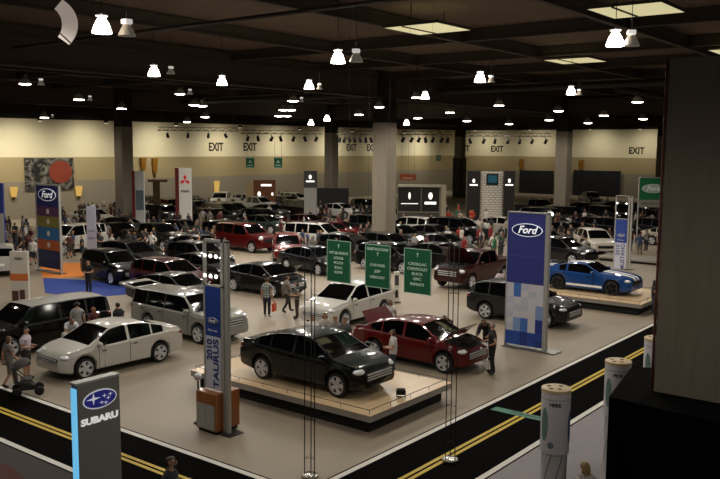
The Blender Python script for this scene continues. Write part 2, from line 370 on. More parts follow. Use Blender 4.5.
    for s in (1, -1):
        out.append(('headlight', MB().ell((hl-.24, s*(hw(hl-.24)-.17), fz-.05), (.2, .19, .085 if not pk else .12)).mesh('headlight', 40), 'lens', []))
        rz = lerp(K['belt'], -hl+.15)
        out.append(('taillight', MB().ell((-hl+.12, s*(hw(-hl+.12)-.12), rz-.1), (.12, .14, .10 if not pk else .2)).mesh('taillight', 40), 'tail', []))
        mx = K['ws'][1]-.25; bz = lerp(K['belt'], mx)
        out.append(('mirror', MB().ell((mx, s*(W/2+.1), bz+.1), (.09, .12, .085)).tube((mx, s*(W/2-.06), bz+.02), (mx, s*(W/2+.06), bz+.07), .03).mesh('mirror', 40), 'paint', []))
        sm = MB(); ds = [w[1]+.03 for w in K['win'] if w[1] < .8]+[K['ws'][1]-.28]
        if kind == 'sedan' or kind == 'crossover': ds = ds[1:]
        for dx in ds:
            h = hw(dx); b, be = K['cl'], lerp(K['belt'], dx); lo = b+.05; m = lo+.42*(be-lo)
            pl = [(h*.965, lo), (h, m), (h*.985, be-.05), (h*.94, be)]
            for (y0, z0), (y1, z1) in zip(pl, pl[1:]): sm.add([(dx-.009, s*(y0+.006), z0), (dx+.009, s*(y0+.006), z0), (dx+.009, s*(y1+.006), z1), (dx-.009, s*(y1+.006), z1)], [(0, 1, 2, 3)])
            sm.bbox(dx-.28 if dx > -2 else dx-.1, dx-.12 if dx > -2 else dx, s*h-.012, s*h+.018, be-.16, be-.13, .006)
        out.append(('door_seam', sm.mesh('door_seam'), 'black', []))
    gx = hl-.05; gz0, gz1 = (.72, 1.02) if pk else (.50, .72) if kind != 'wagon' else (.62, .90)
    bars = MB()
    for k in range(3): z = gz0+(gz1-gz0)*(k+.5)/3; bars.bbox(gx+.02, gx+.075, -.56, .56, z-.022, z+.022, .008)
    out.append(('grille', MB().bbox(gx-.1, gx+.055, -.6, .6, gz0, gz1, .03).mesh('grille'), 'black', [('grille_bar', bars.mesh('grille_bar'), 'chrome')]))
    out.append(('lower_intake', MB().bbox(gx-.14, gx+.03, -.55, .55, K['cl']+.1, K['cl']+.2, .02).mesh('lower_intake'), 'black', []))
    out.append(('licence_plate', MB().bbox(-hl-.02, -hl+.03, -.26, .26, .62, .76, .008).mesh('licence_plate'), 'plate', []))
    if kind == 'coupe':
        st = MB()
        for s in (1, -1):
            for i in range(len(xs)-1):
                if xs[i] > K['hood'][0]-.01 or K['rw'][1] <= xs[i] < K['ws'][0] or xs[i] < K['trunk'][1]-.01:
                    st.add([(xs[i], s*.08, lerp(K['top'], xs[i])+.004), (xs[i+1], s*.08, lerp(K['top'], xs[i+1])+.004), (xs[i+1], s*.30, lerp(K['top'], xs[i+1])-.002), (xs[i], s*.30, lerp(K['top'], xs[i])-.002)], [(0, 1, 2, 3)])
            st.box(K['rx']+ra+.05, K['fx']-ra-.05, s*(W/2-.02), s*(W/2+.008), .30, .40)
        out.append(('racing_stripe', st.mesh('racing_stripe'), 'stripe', []))
        out.append(('spoiler', MB().bbox(-2.42, -2.2, -.7, .7, 1.14, 1.18, .015).tube((-2.3, .5, 1.05), (-2.3, .5, 1.15), .03).tube((-2.3, -.5, 1.05), (-2.3, -.5, 1.15), .03).mesh('spoiler'), 'paint', []))
    if kind in ('suv', 'wagon'):
        rr = MB()
        for s in (1, -1): rr.tube((-2.1, s*.62, lerp(K['top'], -1)+.06), (.3, s*.62, lerp(K['top'], -1)+.06), .022); [rr.tube((q, s*.62, lerp(K['top'], q)-.05), (q, s*.62, lerp(K['top'], -1)+.06), .018) for q in (-2.05, -.9, .25)]
        if kind == 'suv': out.append(('roof_rail', rr.mesh('roof_rail'), 'black', []))
    GEO[key] = out; return out
# the sedan's tail is shorter than its nose: squeeze it and re-centre
def _retail(K, f):
    r = K['rx']; m = lambda x: (r+(x-r)*f if x < r else x); e = (K['L']/2+m(-K['L']/2))/2; q = lambda x: m(x)-e
    K['top'] = [(q(x), z) for x, z in K['top']]; K['belt'] = [(q(x), z) for x, z in K['belt']]; K['win'] = [(q(a), q(b)) for a, b in K['win']]
    for k in ('ws', 'rw', 'hood', 'trunk'):
        if K[k]: K[k] = (q(K[k][0]), q(K[k][1]))
    K['L'] = K['L']/2-m(-K['L']/2); K['fx'] = q(K['fx']); K['rx'] = q(r)
_retail(KIND['sedan'], .80)
def _renose(K, f):
    r = K['fx']; m = lambda x: (r+(x-r)*f if x > r else x); e = (m(K['L']/2)-K['L']/2)/2; q = lambda x: m(x)-e
    K['L'] = m(K['L']/2)+K['L']/2
    K['top'] = [(q(x), z) for x, z in K['top']]; K['belt'] = [(q(x), z) for x, z in K['belt']]; K['win'] = [(q(a), q(b)) for a, b in K['win']]
    for k in ('ws', 'rw', 'hood', 'trunk'):
        if K[k]: K[k] = (q(K[k][0]), q(K[k][1]))
    K['fx'] = q(r); K['rx'] = q(K['rx'])
_renose(KIND['sedan'], .78)
FOOT = []   # footprints for crowd spacing: x, y, half length, half width, heading
def car(kind, col, loc, head, label, group=None, opened='', roof=None, far=False, name=None, rimcol=None, metal=False):
    x, y = loc[0], loc[1]; z = loc[2] if len(loc) > 2 else .0
    t = thing(name or {'coupe': 'sports_coupe', 'crossover': 'crossover_car', 'wagon': 'station_wagon', 'suv': 'sport_utility_car', 'pickup': 'pickup_truck'}.get(kind, kind), label, 'pickup truck' if kind == 'pickup' else 'car', (x, y, z+.012), math.radians(head), group)
    pm = paint(col); cm = {'paint': pm, 'roof': paint(roof) if roof else pm, 'black': BLACK, 'glass': GLASS, 'rubber': RUBBER, 'chrome': mat(rimcol, .3, .6) if rimcol else CHROME, 'lens': GLASSL, 'tail': TAIL, 'plate': WHITE, 'stripe': WHITE}
    for e in car_geo(kind, opened):
        nm, me, ck, sub = e[:4]
        if far and nm in ('door_seam', 'licence_plate', 'lower_intake', 'mirror', 'roof_rail'): continue
        o = link(nm, me, cm[ck], t)
        if len(e) > 4: o.matrix_local = e[4]
        if not (far and nm == 'grille'):
            for sn, sme, sk in sub: link(sn, sme, cm[sk], o)
    FOOT.append((x, y, KIND[kind]['L']/2, KIND[kind]['W']/2, math.radians(head))); return t
def clear_of_cars(x, y, m=.35):
    for cx, cy, a, b, h in FOOT:
        dx, dy = x-cx, y-cy; u = dx*math.cos(h)+dy*math.sin(h); v = -dx*math.sin(h)+dy*math.cos(h)
        if abs(u) < a+m and abs(v) < b+m: return False
    return True
# ------------------------------------------------------------------ people
def skin_body(pose):
    """one continuous figure grown by a Skin modifier on a posed skeleton, 1.75 m, facing +X"""
    J = dict(pelvis=(0, 0, .95), waist=(0, 0, 1.1), chest=(.01, 0, 1.28), top=(0, 0, 1.41), neck=(.01, 0, 1.50), hl=(.025, 0, 1.575), hm=(.03, 0, 1.645), ht=(.015, 0, 1.715))
    for s, n in ((1, 'L'), (-1, 'R')):
        J['hip'+n] = (0, s*.095, .89); J['kn'+n] = (.01, s*.10, .49); J['an'+n] = (-.01, s*.105, .09); J['toe'+n] = (.17, s*.125, .045)
        J['sh'+n] = (0, s*.175, 1.385); J['el'+n] = (-.03, s*.235, 1.11); J['wr'+n] = (.06, s*.235, .865); J['pa'+n] = (.085, s*.23, .785)
    for k, v in pose.items(): J[k] = v
    R = dict(pelvis=.148, waist=.128, chest=.148, top=.11, neck=.056, hl=.066, hm=.093, ht=.07)
    for n in 'LR': R.update({'hip'+n: .10, 'kn'+n: .062, 'an'+n: .045, 'toe'+n: .04, 'sh'+n: .068, 'el'+n: .047, 'wr'+n: .031, 'pa'+n: .036})
    E_ = [('pelvis', 'waist'), ('waist', 'chest'), ('chest', 'top'), ('top', 'neck'), ('neck', 'hl'), ('hl', 'hm'), ('hm', 'ht')]
    for n in 'LR': E_ += [('pelvis', 'hip'+n), ('hip'+n, 'kn'+n), ('kn'+n, 'an'+n), ('an'+n, 'toe'+n), ('top', 'sh'+n), ('sh'+n, 'el'+n), ('el'+n, 'wr'+n), ('wr'+n, 'pa'+n)]
    ks = list(J); vs = [Vector(J[k]) for k in ks]; es = [(ks.index(a), ks.index(b)) for a, b in E_]; rs = [R[k] for k in ks]; roots = [0]
    for s, n in ((1, 'L'), (-1, 'R')):       # fingers: five short chains rooted inside the palm
        w, p = Vector(J['wr'+n]), Vector(J['pa'+n]); d = (p-w).normalized(); side = Vector((1, 0, 0)); side = (side-d*side.dot(d)).normalized(); cur = d.cross(side)*s
        for q, (off, ln) in enumerate(((.027, .075), (.009, .085), (-.009, .08), (-.027, .062))):
            a = p+side*off; b = a+d*ln*.55; c = b+(d*.8-cur*.5)*ln*.5; i0 = len(vs); roots.append(i0)
            vs += [a, b, c]; rs += [.010, .0095, .008]; es += [(i0, i0+1), (i0+1, i0+2)]
        a = w.lerp(p, .55)+side*.02; b = a+side*.035+d*.02; c = b+d*.035+side*.008; i0 = len(vs); roots.append(i0); vs += [a, b, c]; rs += [.012, .011, .009]; es += [(i0, i0+1), (i0+1, i0+2)]
    me = D.meshes.new('figure'); me.from_pydata([v[:] for v in vs], es, []); o = D.objects.new('figure', me); COL.objects.link(o)
    o.modifiers.new('Skin', 'SKIN').use_smooth_shade = True
    for i, sv in enumerate(me.skin_vertices[0].data): sv.radius = (rs[i], rs[i]); sv.use_root = i in roots
    sd = o.modifiers.new('Sub', 'SUBSURF'); sd.levels = sd.render_levels = 1
    out = D.meshes.new_from_object(o.evaluated_get(bpy.context.evaluated_depsgraph_get())); D.objects.remove(o)
    # flatten the trunk front to back a little and shape a face
    hm = Vector(J['hm'])
    face = MB()
    bones = [(Vector(J[a]), Vector(J[b]), a, b) for a, b in E_]
    def region(c):
        best = None
        for a, b, na, nb in bones:
            d = b-a; t = max(0, min(1, (c-a).dot(d)/d.length_squared)); q = (c-(a+d*t)).length-R[na]*(1-t)-R[nb]*t
            if best is None or q < best[0]: best = (q, na, nb, t)
        return best[1:]
    reg = [region(f.center) for f in out.polygons]
    fwd = Vector((1, 0, 0))
    def pick(fn, off):
        mb = MB(); mp = {}
        for f, (a, b, t) in zip(out.polygons, reg):
            if fn(a, b, t, f.center):
                idx = []
                for vi in f.vertices:
                    if vi not in mp: v = out.vertices[vi]; mp[vi] = len(mb.v); mb.v.append((v.co+v.normal*off)[:])
                    idx.append(mp[vi])
                mb.f.append(idx); mb.mi.append(0); mb.sm.append(True)
        return mb.mesh('cloth')
    leg = lambda a, b: a[:2] in ('hi', 'kn') or b[:3] == 'hip'
    torso = lambda a, b: (a, b) in (('pelvis', 'waist'), ('waist', 'chest'), ('chest', 'top')) or b[:2] == 'sh' or (a == 'top' and b == 'neck')
    R_ = {}
    R_['body'] = out
    R_['shirt'] = pick(lambda a, b, t, c: torso(a, b) and not (b == 'neck' and t > .35) or (a[:2] == 'sh' and t < .62) or (b[:3] == 'hip' and c.z > J['pelvis'][2]-.06), .016)
    R_['jacket'] = pick(lambda a, b, t, c: torso(a, b) and not (b == 'neck' and t > .4) or a[:2] in ('sh', 'el') or b[:3] == 'hip' and c.z > J['pelvis'][2]-.12, .024)
    R_['trousers'] = pick(lambda a, b, t, c: (leg(a, b)) or (a == 'pelvis' and b == 'waist' and t < .4), .012)
    R_['shorts'] = pick(lambda a, b, t, c: (b[:3] == 'hip') or (a[:2] == 'hi') or (a == 'pelvis' and b == 'waist' and t < .4), .02)
    R_['shoes'] = pick(lambda a, b, t, c: b[:3] == 'toe' or (b[:2] == 'an' and t > .93), .014)
    hz = hm.z; hx = hm.x
    R_['hair'] = pick(lambda a, b, t, c: b in ('hm', 'ht', 'hl') and (c.z > hz+.045 or (c.x < hx+.015 and c.z > hz-.075)), .014)
    lh = MB().ell((hx-.045, hm.y, hz-.08), (.07, .10, .17)); R_['long_hair'] = lh.mesh('long_hair')
    ey = MB()
    for s in (1, -1): ey.ell((hx+.083, hm.y+s*.033, hz+.005), (.012, .015, .01), 8, 6)
    ey.bbox(hx+.078, hx+.098, hm.y-.026, hm.y+.026, hz-.062, hz-.052, .003)
    R_['face_features'] = ey.mesh('eyes')
    R_['nose'] = MB().ell((hx+.098, hm.y, hz-.018), (.018, .014, .026), 8, 6).ell((hx, hm.y+.093, hz-.005), (.022, .014, .032), 8, 6).ell((hx, hm.y-.093, hz-.005), (.022, .014, .032), 8, 6).mesh('nose_and_ears')
    dz = MB().lathe([(.155, 1.14), (.17, 1.0), (.23, .62), (.235, .60)], 20); R_['skirt'] = dz.mesh('skirt')
    return R_
def wk(s):   # walking stride, s picks the leading leg
    a, b = ('L', 'R') if s > 0 else ('R', 'L'); q = 1 if s > 0 else -1
    return {'kn'+a: (.14, q*.10, .50), 'an'+a: (.20, q*.10, .10), 'toe'+a: (.38, q*.11, .075), 'kn'+b: (-.02, -q*.10, .49), 'an'+b: (-.24, -q*.10, .14), 'toe'+b: (-.09, -q*.115, .05),
            'el'+b: (.06, -q*.24, 1.12), 'wr'+b: (.23, -q*.22, .93), 'pa'+b: (.29, -q*.21, .87), 'el'+a: (-.12, q*.235, 1.13), 'wr'+a: (-.12, q*.24, .87), 'pa'+a: (-.11, q*.24, .79)}
POSE = {
 'stand': {}, 'walk': wk(1), 'stride': wk(-1),
 'hips': {'elL': (-.10, .36, 1.14), 'wrL': (.05, .21, 1.03), 'paL': (.09, .155, 1.0), 'elR': (.04, -.30, 1.14), 'wrR': (.26, -.26, 1.05), 'paR': (.33, -.25, 1.03), 'anL': (-.06, .14, .09), 'toeL': (.1, .19, .045)},
 'hold': {'elL': (-.02, .25, 1.12), 'wrL': (.2, .14, 1.12), 'paL': (.27, .10, 1.14), 'elR': (-.02, -.25, 1.12), 'wrR': (.2, -.12, 1.10), 'paR': (.27, -.08, 1.11)},
 'lean': {'waist': (.06, 0, 1.09), 'chest': (.2, 0, 1.22), 'top': (.31, 0, 1.29), 'neck': (.39, 0, 1.35), 'hl': (.45, 0, 1.40), 'hm': (.50, 0, 1.455), 'ht': (.525, 0, 1.525), 'shL': (.3, .175, 1.27), 'shR': (.3, -.175, 1.27),
          'elL': (.42, .22, 1.02), 'wrL': (.6, .2, .98), 'paL': (.68, .19, .98), 'elR': (.42, -.22, 1.02), 'wrR': (.6, -.2, .98), 'paR': (.68, -.19, .98), 'hipL': (-.03, .095, .89), 'hipR': (-.03, -.095, .89)},
 'bag': {'elL': (-.01, .24, 1.10), 'wrL': (.03, .26, .85), 'paL': (.035, .265, .77), 'wrR': (.02, -.25, .85), 'paR': (.03, -.25, .77), 'anL': (.03, .11, .09), 'toeL': (.2, .13, .045)},
}
BOD = {}
SKIN = {'p': mat('#b08468', .55), 'd': mat('#6e4a36', .55), 'l': mat('#c29a80', .55)}
HAIRC = {'k': '#15100d', 'b': '#3a2617', 'y': '#8a6c40', 'g': '#77736e'}
def person(loc, head, label, shirt='#222222', pants='#1c1d24', hair='k', pose='stand', top='shirt', low='trousers', h=1.75, shoes='#1a1512', skin='p', longh=False, group=None, stripe=False, pattern=None):
    if pose not in BOD: BOD[pose] = skin_body(POSE[pose])
    B = BOD[pose]; t = thing('person', label, 'person', (loc[0], loc[1], loc[2] if len(loc) > 2 else 0), math.radians(head), group)
    s = h/1.785; t.scale = (s, s, s)
    t.location.z += .012
    link('body', B['body'], SKIN[skin], t)
    link(top, B[top], pattern or mat(shirt, .85), t)
    link(low, B[low], mat(pants, .85), t)
    if low in ('skirt', 'shorts') and low == 'skirt': pass
    link('shoes', B['shoes'], mat(shoes, .6), t)
    hr = link('hair', B['hair'], mat(HAIRC.get(hair, hair), .7), t)
    if longh: link('long_hair', B['long_hair'], mat(HAIRC.get(hair, hair), .7), hr)
    link('eyes_and_mouth', B['face_features'], mat('#2a1814', .5), t); link('nose_and_ears', B['nose'], SKIN[skin], t)
    return t
# ------------------------------------------------------------------ near display: platforms and cars
WOODTOP = mat('#d2b68e', .35, noise=.12, nscale=2, stretch=(.3, 6, 1)); WOOD = mat('#8a4f22', .4, 0, .3, noise=.25, nscale=3, stretch=(6, 6, .5))
def platform(label, x0, x1, y0, y1, z):
    t = thing('display_platform', label, 'platform', ((x0+x1)/2, (y0+y1)/2, .012)); a, b = (x1-x0)/2, (y1-y0)/2
    P('deck', MB().bbox(-a, a, -b, b, z-.035, z-.012, .008), WOODTOP, t)
    P('fascia', MB().box(-a+.02, a-.02, -b+.02, b-.02, z-.2, z-.035), mat('#98938c', .3, .2), t)
    P('plinth', MB().box(-a+.22, a-.22, -b+.22, b-.22, 0, z-.2), BLACK, t)
    r = MB()
    e = .12
    for (p, q) in (((-a+e, -b+e), (a-e, -b+e)), ((-a+e, -b+e), (-a+e, b-e)), ((a-e, -b+e), (a-e, b-e)), ((-a+e, b-e), (a-e, b-e))):
        r.tube((*p, z+.09), (*q, z+.09), .009, n=6)
        n = max(2, int((Vector(q)-Vector(p)).length/.9))
        for k in range(n+1): c = Vector(p).lerp(Vector(q), k/n); r.tube((c.x, c.y, z-.013), (c.x, c.y, z+.09), .007, n=6)
    P('edge_rail', r, STEEL, t)
    return t
PZ = .55
platform('low tan platform carrying the black sedan, nearest the road corner', 16.42, 20.4, 12.4, 19.4, PZ)
platform('low tan platform carrying the blue striped coupe', 36.35, 40.7, 12.35, 19.2, PZ)
def floodlight(x, y, z, rz, label):
    t = thing('floodlight', label, 'light', (x, y, z), rz)
    P('lamp_body', MB().bbox(-.09, .09, -.12, .12, .08, .24, .02), BLACK, t)
    P('bracket', MB().box(-.02, .02, -.13, .13, 0, .02).box(-.02, .02, -.135, -.12, 0, .18).box(-.02, .02, .12, .135, 0, .18), BLACK, t)
p = g(401, 397, PZ); floodlight(p.x, p.y, PZ-.005, .6, 'small black floodlight on the platform deck before the black sedan')
car('sedan', '#030608', (18.03, 15.64, PZ-.012), 270, 'black sedan on the low tan platform by the road corner')
car('sedan', '#b8b4ab', (16.45, 23.46), 178, 'white sedan at left beside the black sign tower, front to the left')
wc = D.objects['sedan.001']; M_ = Matrix.Translation((.86, .955, 0)) @ Matrix.Rotation(.4, 4, 'Z')
dr_ = P('open_door', MB().bbox(-1.06, 0, -.05, .03, .30, .98, .02, M_), paint('#b8b4ab'), wc)
P('window_frame', MB().tube(M_ @ Vector((-1.04, -.02, .97)), M_ @ Vector((-1.0, -.16, 1.40)), .025).tube(M_ @ Vector((-1.0, -.16, 1.40)), M_ @ Vector((-.62, -.16, 1.40)), .02).tube(M_ @ Vector((-.62, -.16, 1.40)), M_ @ Vector((0, -.02, .97)), .02), BLACK, dr_)
car('sedan', '#560a09', (23.68, 15.74), 270, 'dark red sedan with raised hood and trunk lid behind the black sedan', opened='hood trunk')
car('wagon', '#060606', (16.35, 27.75), 180, 'black boxy wagon with a white roof at the left edge', roof='#a09d97')
car('wagon', '#84837c', (21.25, 25.15), 270, 'silver boxy wagon with raised liftgate behind the white sedan', opened='liftgate', roof='#6c6964')
car('sedan', '#161615', (30.05, 29.6), 268, 'dark grey sedan with raised hood behind the plaid shirted man', opened='hood')
car('crossover', '#bdbab2', (27.35, 21.9), 182, 'white crossover car beneath the three hanging green signs')
car('coupe', '#17407c', (38.6, 15.75, PZ-.012), 270, 'blue sports coupe with white stripes on its platform', rimcol='#2a2a2c')
car('crossover', '#1a1a19', (32.3, 16.1), 270, 'dark grey car partly hidden behind the wide blue oval badge tower')
car('pickup', '#300d0b', (39.6, 22.75), 180, 'maroon truck with raised hood left of the wide blue tower', opened='hood')
car('suv', '#b9b7af', (45.5, 39.25), 281, 'large white sport utility car in front of the dark rows, with roof rails')
# ------------------------------------------------------------------ sign towers
def spots(parent, n, x0, x1, z, y, r=.045):
    for k in range(n):
        x = x0+(x1-x0)*(k/(n-1) if n > 1 else .5)
        s = P('spotlight', MB().lathe([(r*.4, .16), (r, .1), (r*1.05, 0), (r*.9, .0)], 14, Matrix.Translation((x, y, z)) @ Matrix.Rotation(-PI/2, 4, 'X') @ Matrix.Rotation(.25, 4, 'X')), BLACK, parent)
        P('bulb', MB().ell((x, y-.03, z), (r*1.1, .03, r*1.1)), mat('#ffffff', .3, emit='#fff6e6', es=4.), s)
BLU = mat('#24408e', .45, noise=.05); LAV = mat('#c3c4cf', .5); NAVY = mat('#1d2f78', .6)
def model_tower(label, X, yl, yr, zt, zs, zb, z1, z0, line1, line2, nsp):
    """slim tower facing -X: frame posts, two rows of spotlights, blue panel over a white panel with upright lettering"""
    w = yl-yr; t = thing('sign_tower', label, 'sign', (X, (yl+yr)/2, .012), RX); h = w/2
    fr = MB().box(-h, -h+.07, 0, .07, z0, zt).box(h-.1, h, 0, .09, 0, zt).box(h+.06, h+.17, 0, .09, 0, zt-.02).box(-h, h+.17, 0, .07, zt-.06, zt).box(-h, h, 0, .05, zb, zb+.05)
    P('frame', fr, ALU, t)
    P('base_plate', MB().box(h-.25, h+.35, -.15, .35, 0, .02), STEEL, t)
    P('upper_panel', MB().box(-h+.08, h-.12, .0, .04, z1, zb), BLU, t)
    P('lower_panel', MB().box(-h+.08, h-.12, .0, .04, z0, z1), LAV, t)
    for z in zs:
        bar = P('lamp_bar', MB().box(-h+.05, h-.08, .02, .05, z-.02, z+.02), STEEL, t); spots(bar, nsp, -h+.14, h-.2, z, -.02)
    b = script_oval(t, w*.55, (-.02, -.03, z1+(zb-z1)*.32)); lettering('tagline', 'Drive one.', w*.11, WHITE, t, (-.02, -.005, z1+(zb-z1)*.12))
    lettering('model_year', line1, w*.37, NAVY, t, (-h+.08+(w-.2)*.28, -.006, z0+(z1-z0)*.74), rotz=PI/2, bold=.006)
    lettering('model_name', line2, w*.37, NAVY, t, (-h+.08+(w-.2)*.72, -.006, z0+(z1-z0)*.5), rotz=PI/2, bold=.006, width=(z1-z0)*.92)
    return t
X = 14.22; yl = atX(204.5, 400, X).y; yr = atX(224.5, 430, X).y
zf = lambda y, x=214, XX=14.22: atX(x, y, XX).z
model_tower('slim silver and blue tower lettered with a model year above the wood kiosk', X, yl, yr, zf(240), (zf(256.5), zf(276.5)), zf(287.5), zf(337), zf(390), '2010', 'TAURUS', 3)
X2 = 50.4; yl2 = atX(613.5, 250, X2).y; yr2 = atX(628, 250, X2).y
z2 = lambda y: atX(621, y, X2).z
model_tower('slim blue and white tower with four bright lamps behind the blue coupe', X2, yl2, yr2, z2(195.5), (z2(203.5), z2(213.5)), z2(219.5), z2(243), z2(271), '2010', 'MUSTANG', 2)
# wood kiosk round the foot of the model tower
kz = zf(390, 210); k = thing('wood_kiosk', 'orange brown wood kiosk with grey door at the foot of the tower', 'kiosk', (14.36, 15.95, .012), 0)
C0 = g(216, 436.2); L0 = g(195.8, 430.2); R0_ = g(241.5, 428.2)
kx0, kx1, ky0, ky1 = C0.x-14.36, R0_.x-14.36, C0.y-15.95, L0.y-15.95
P('cabinet', MB().bbox(kx0, kx1, ky0, ky1, .08, kz, .008), WOOD, k)
ym = (ky0+ky1)/2
for (u, v) in ((ky0+.04, ym-.006), (ym+.006, ky1-.04)): P('door', MB().bbox(kx0-.02, kx0+.005, u, v, .11, kz-.30, .005), mat('#96958f', .4), k)
P('toe_kick', MB().box(kx0+.04, kx1-.04, ky0+.04, ky1-.04, 0, .08), BLACK, k)
b_ = thing('globe_lamp', 'chrome globe lamp on an arm beside the wood kiosk', 'light', (14.1, g(197, 377, 1.6).y, 0))
bp = atX(198, 377, 14.35); b_.location = (bp.x, bp.y, 0.012)
P('globe', MB().ell((0, 0, bp.z), (.11, .11, .11), 18, 12), CHROME, b_); P('stem', MB().tube((0, 0, 0), (0, 0, bp.z-.1), .025).lathe([(.14, 0), (.14, .02), (.03, .03)], 18), STEEL, b_)
# wide blue tower with pixel mosaic
X = 27.6; yl, yr = atX(505.5, 300, X).y, atX(547, 300, X).y; zt = atX(528, 212.5, X).z; w = yl-yr; h = w/2
t = thing('banner_tower', 'wide tall blue tower with lit oval badge over a pixel mosaic', 'sign', (X, (yl+yr)/2, .012), RX)
pwid = w*.915; xl = -h; xr = -h+pwid
P('upper_panel', MB().box(xl+.03, xr, 0, .12, zt*.478, zt-.04), mat('#2c3480', .5, noise=.04, nscale=1), t)
P('seam', MB().box(xl+.03, xr, -.003, .0, zt*.675, zt*.682), mat('#3b4892', .4), t)
mz = MB(); cols = 5; rows = 7; zb0, zb1 = .1, zt*.478
pal = {'W': 0, 'P': 1, 'C': 2, 'B': 3, 'D': 4, 'N': 5}
grid = ['WBWPW', 'WPWPW', 'PWPWB', 'WPBWC', 'WWBPD', 'PWBPD', 'DNDDN']
grid = ['WBPWW', 'WBWPW', 'PWPWW', 'WPPWC', 'PWWWC', 'WCBWN', 'PCBWN', 'DDNDD', 'DDNDN']
rows = len(grid)
for r_, row in enumerate(grid):
    for c_, ch in enumerate(row):
        mz.box(xl+.03+(pwid-.03)*c_/5, xl+.03+(pwid-.03)*(c_+1)/5, 0, .12, zb1-(zb1-zb0)*(r_+1)/rows, zb1-(zb1-zb0)*r_/rows, None, pal[ch])
P('mosaic_panel', mz, [mat('#c9c6cc', .5), mat('#b9bcc9', .5), mat('#7d97c4', .5), mat('#3f6db5', .5), mat('#24489a', .5), mat('#1c3480', .5)], t)
P('frame', MB().box(xr, h, -.02, .16, 0, zt).box(xl, xl+.03, -.02, .16, 0, zt).box(xl, h, -.02, .16, zt-.04, zt), ALU, t)
P('base_plate', MB().box(xl, h+.45, -.25, .4, 0, .03), mat('#7f7f7d', .3, .7), t)
script_oval(t, pwid*.80, (-h+pwid*.53, -.03, atX(528, 230.5, X).z-.0), glow=.55)
# dark tower with cyan edge light, near left
zt = 3.0; a = g(77, 384, zt); b = g(124, 374.8, zt); c = g(68.8, 383, zt); w = b.x-a.x; dp = c.y-a.y+.02
t = thing('illuminated_sign_tower', 'dark grey sign tower with glowing cyan edge at lower left', 'sign', ((a.x+b.x)/2, a.y, .007), 0); h = w/2
P('face_panel', MB().bbox(-h, h, 0, dp, 0, zt-.05, .012), mat('#8a8782', .5), t)
P('edge_light', MB().box(-h-.03, -h-.001, .02, dp-.02, .05, zt-.12), mat('#6dbfea', .3, emit='#6fc0ec', es=.85), t)
P('top_cap', MB().bbox(-h-.04, h+.01, -.01, dp+.01, zt-.05, zt, .012), mat('#b9b8b2', .4), t)
bz = zt-.40; ov = MB(); bw = w*.80
oval(ov, bw, bw*.50, 0, .012, 0); oval(ov, bw*.93, bw*.43, -.006, .012, 1)
bd = P('star_badge', ov, [mat('#dcdee4', .3, emit='#dcdee4', es=.35), mat('#2b2f8e', .3, emit='#2b2f8e', es=.25)], t, loc=(0.01, -.014, bz))
def star(mb, cx, cz, r):
    pts = [];
    for k in range(8):
        q = r if k % 2 == 0 else r*.26; a_ = PI*k/4; pts.append((cx+q*(1.35 if k % 4 == 0 else 1)*math.cos(a_), cz+q*math.sin(a_)))
    n = 8; mb.add([(x, -.012, z) for x, z in pts]+[(x, -.002, z) for x, z in pts], [list(range(n))[::-1]]+[[i, (i+1) % n, n+(i+1) % n, n+i] for i in range(n)])
sm = MB(); star(sm, -bw*.2, bw*.04, bw*.155)
for (sx, sz) in ((.04, -.10), (.12, .06), (.24, -.02), (.16, -.13), (.30, .07)): star(sm, bw*sx, bw*sz, bw*.055)
P('badge_stars', sm, mat('#e6e8ee', .3, emit='#e6e8ee', es=.4), bd)
lettering('brand_lettering', 'SUBARU', w*.185, mat('#f0f0ec', .3, emit='#f0f0ec', es=.55), t, (0, -.006, bz-w*.42), bold=.008, width=w*.88)
# tall multi coloured tower far left
X = 33.5; pL = g(37, 270); X = pL.x; yl, yr = atX(36.5, 230, X).y, atX(60, 230, X).y; w = yl-yr; h = w/2; zt = atX(48, 184.5, X).z
t = thing('banner_tower', 'tall far left tower of stacked purple, green, blue and orange panels', 'sign', (X, (yl+yr)/2, .012), RX)
zq = lambda y: atX(48, y, X).z
for i, (y0, y1, cc) in enumerate(((186, 207, '#30346e'), (207, 216.5, '#5e3a5c'), (216.5, 227.5, '#7f793a'), (227.5, 240, '#356a9c'), (240, 250, '#b05a28'), (250, 268, '#1a2450'))):
    pn = P('colour_panel', MB().box(-h+.1, h-.06, 0, .1, zq(y1), zq(y0)), mat(cc, .5), t)
    if 0 < i < 5: P('icon', oval(MB(), .3, .3, -.012, .012, 0, 0.02, (zq(y0)+zq(y1))/2), mat('#c9c2b8', .5), pn)
P('frame', MB().box(-h, -h+.1, -.02, .12, 0, zt).box(h-.06, h, -.02, .12, 0, zt).box(-h, h, -.02, .12, zt-.06, zt), ALU, t)
script_oval(t, w*.74, (.03, -.03, zq(195)), glow=.3)
P('base_plate', MB().box(-h-.1, h+.1, -.2, .3, 0, .02), STEEL, t)
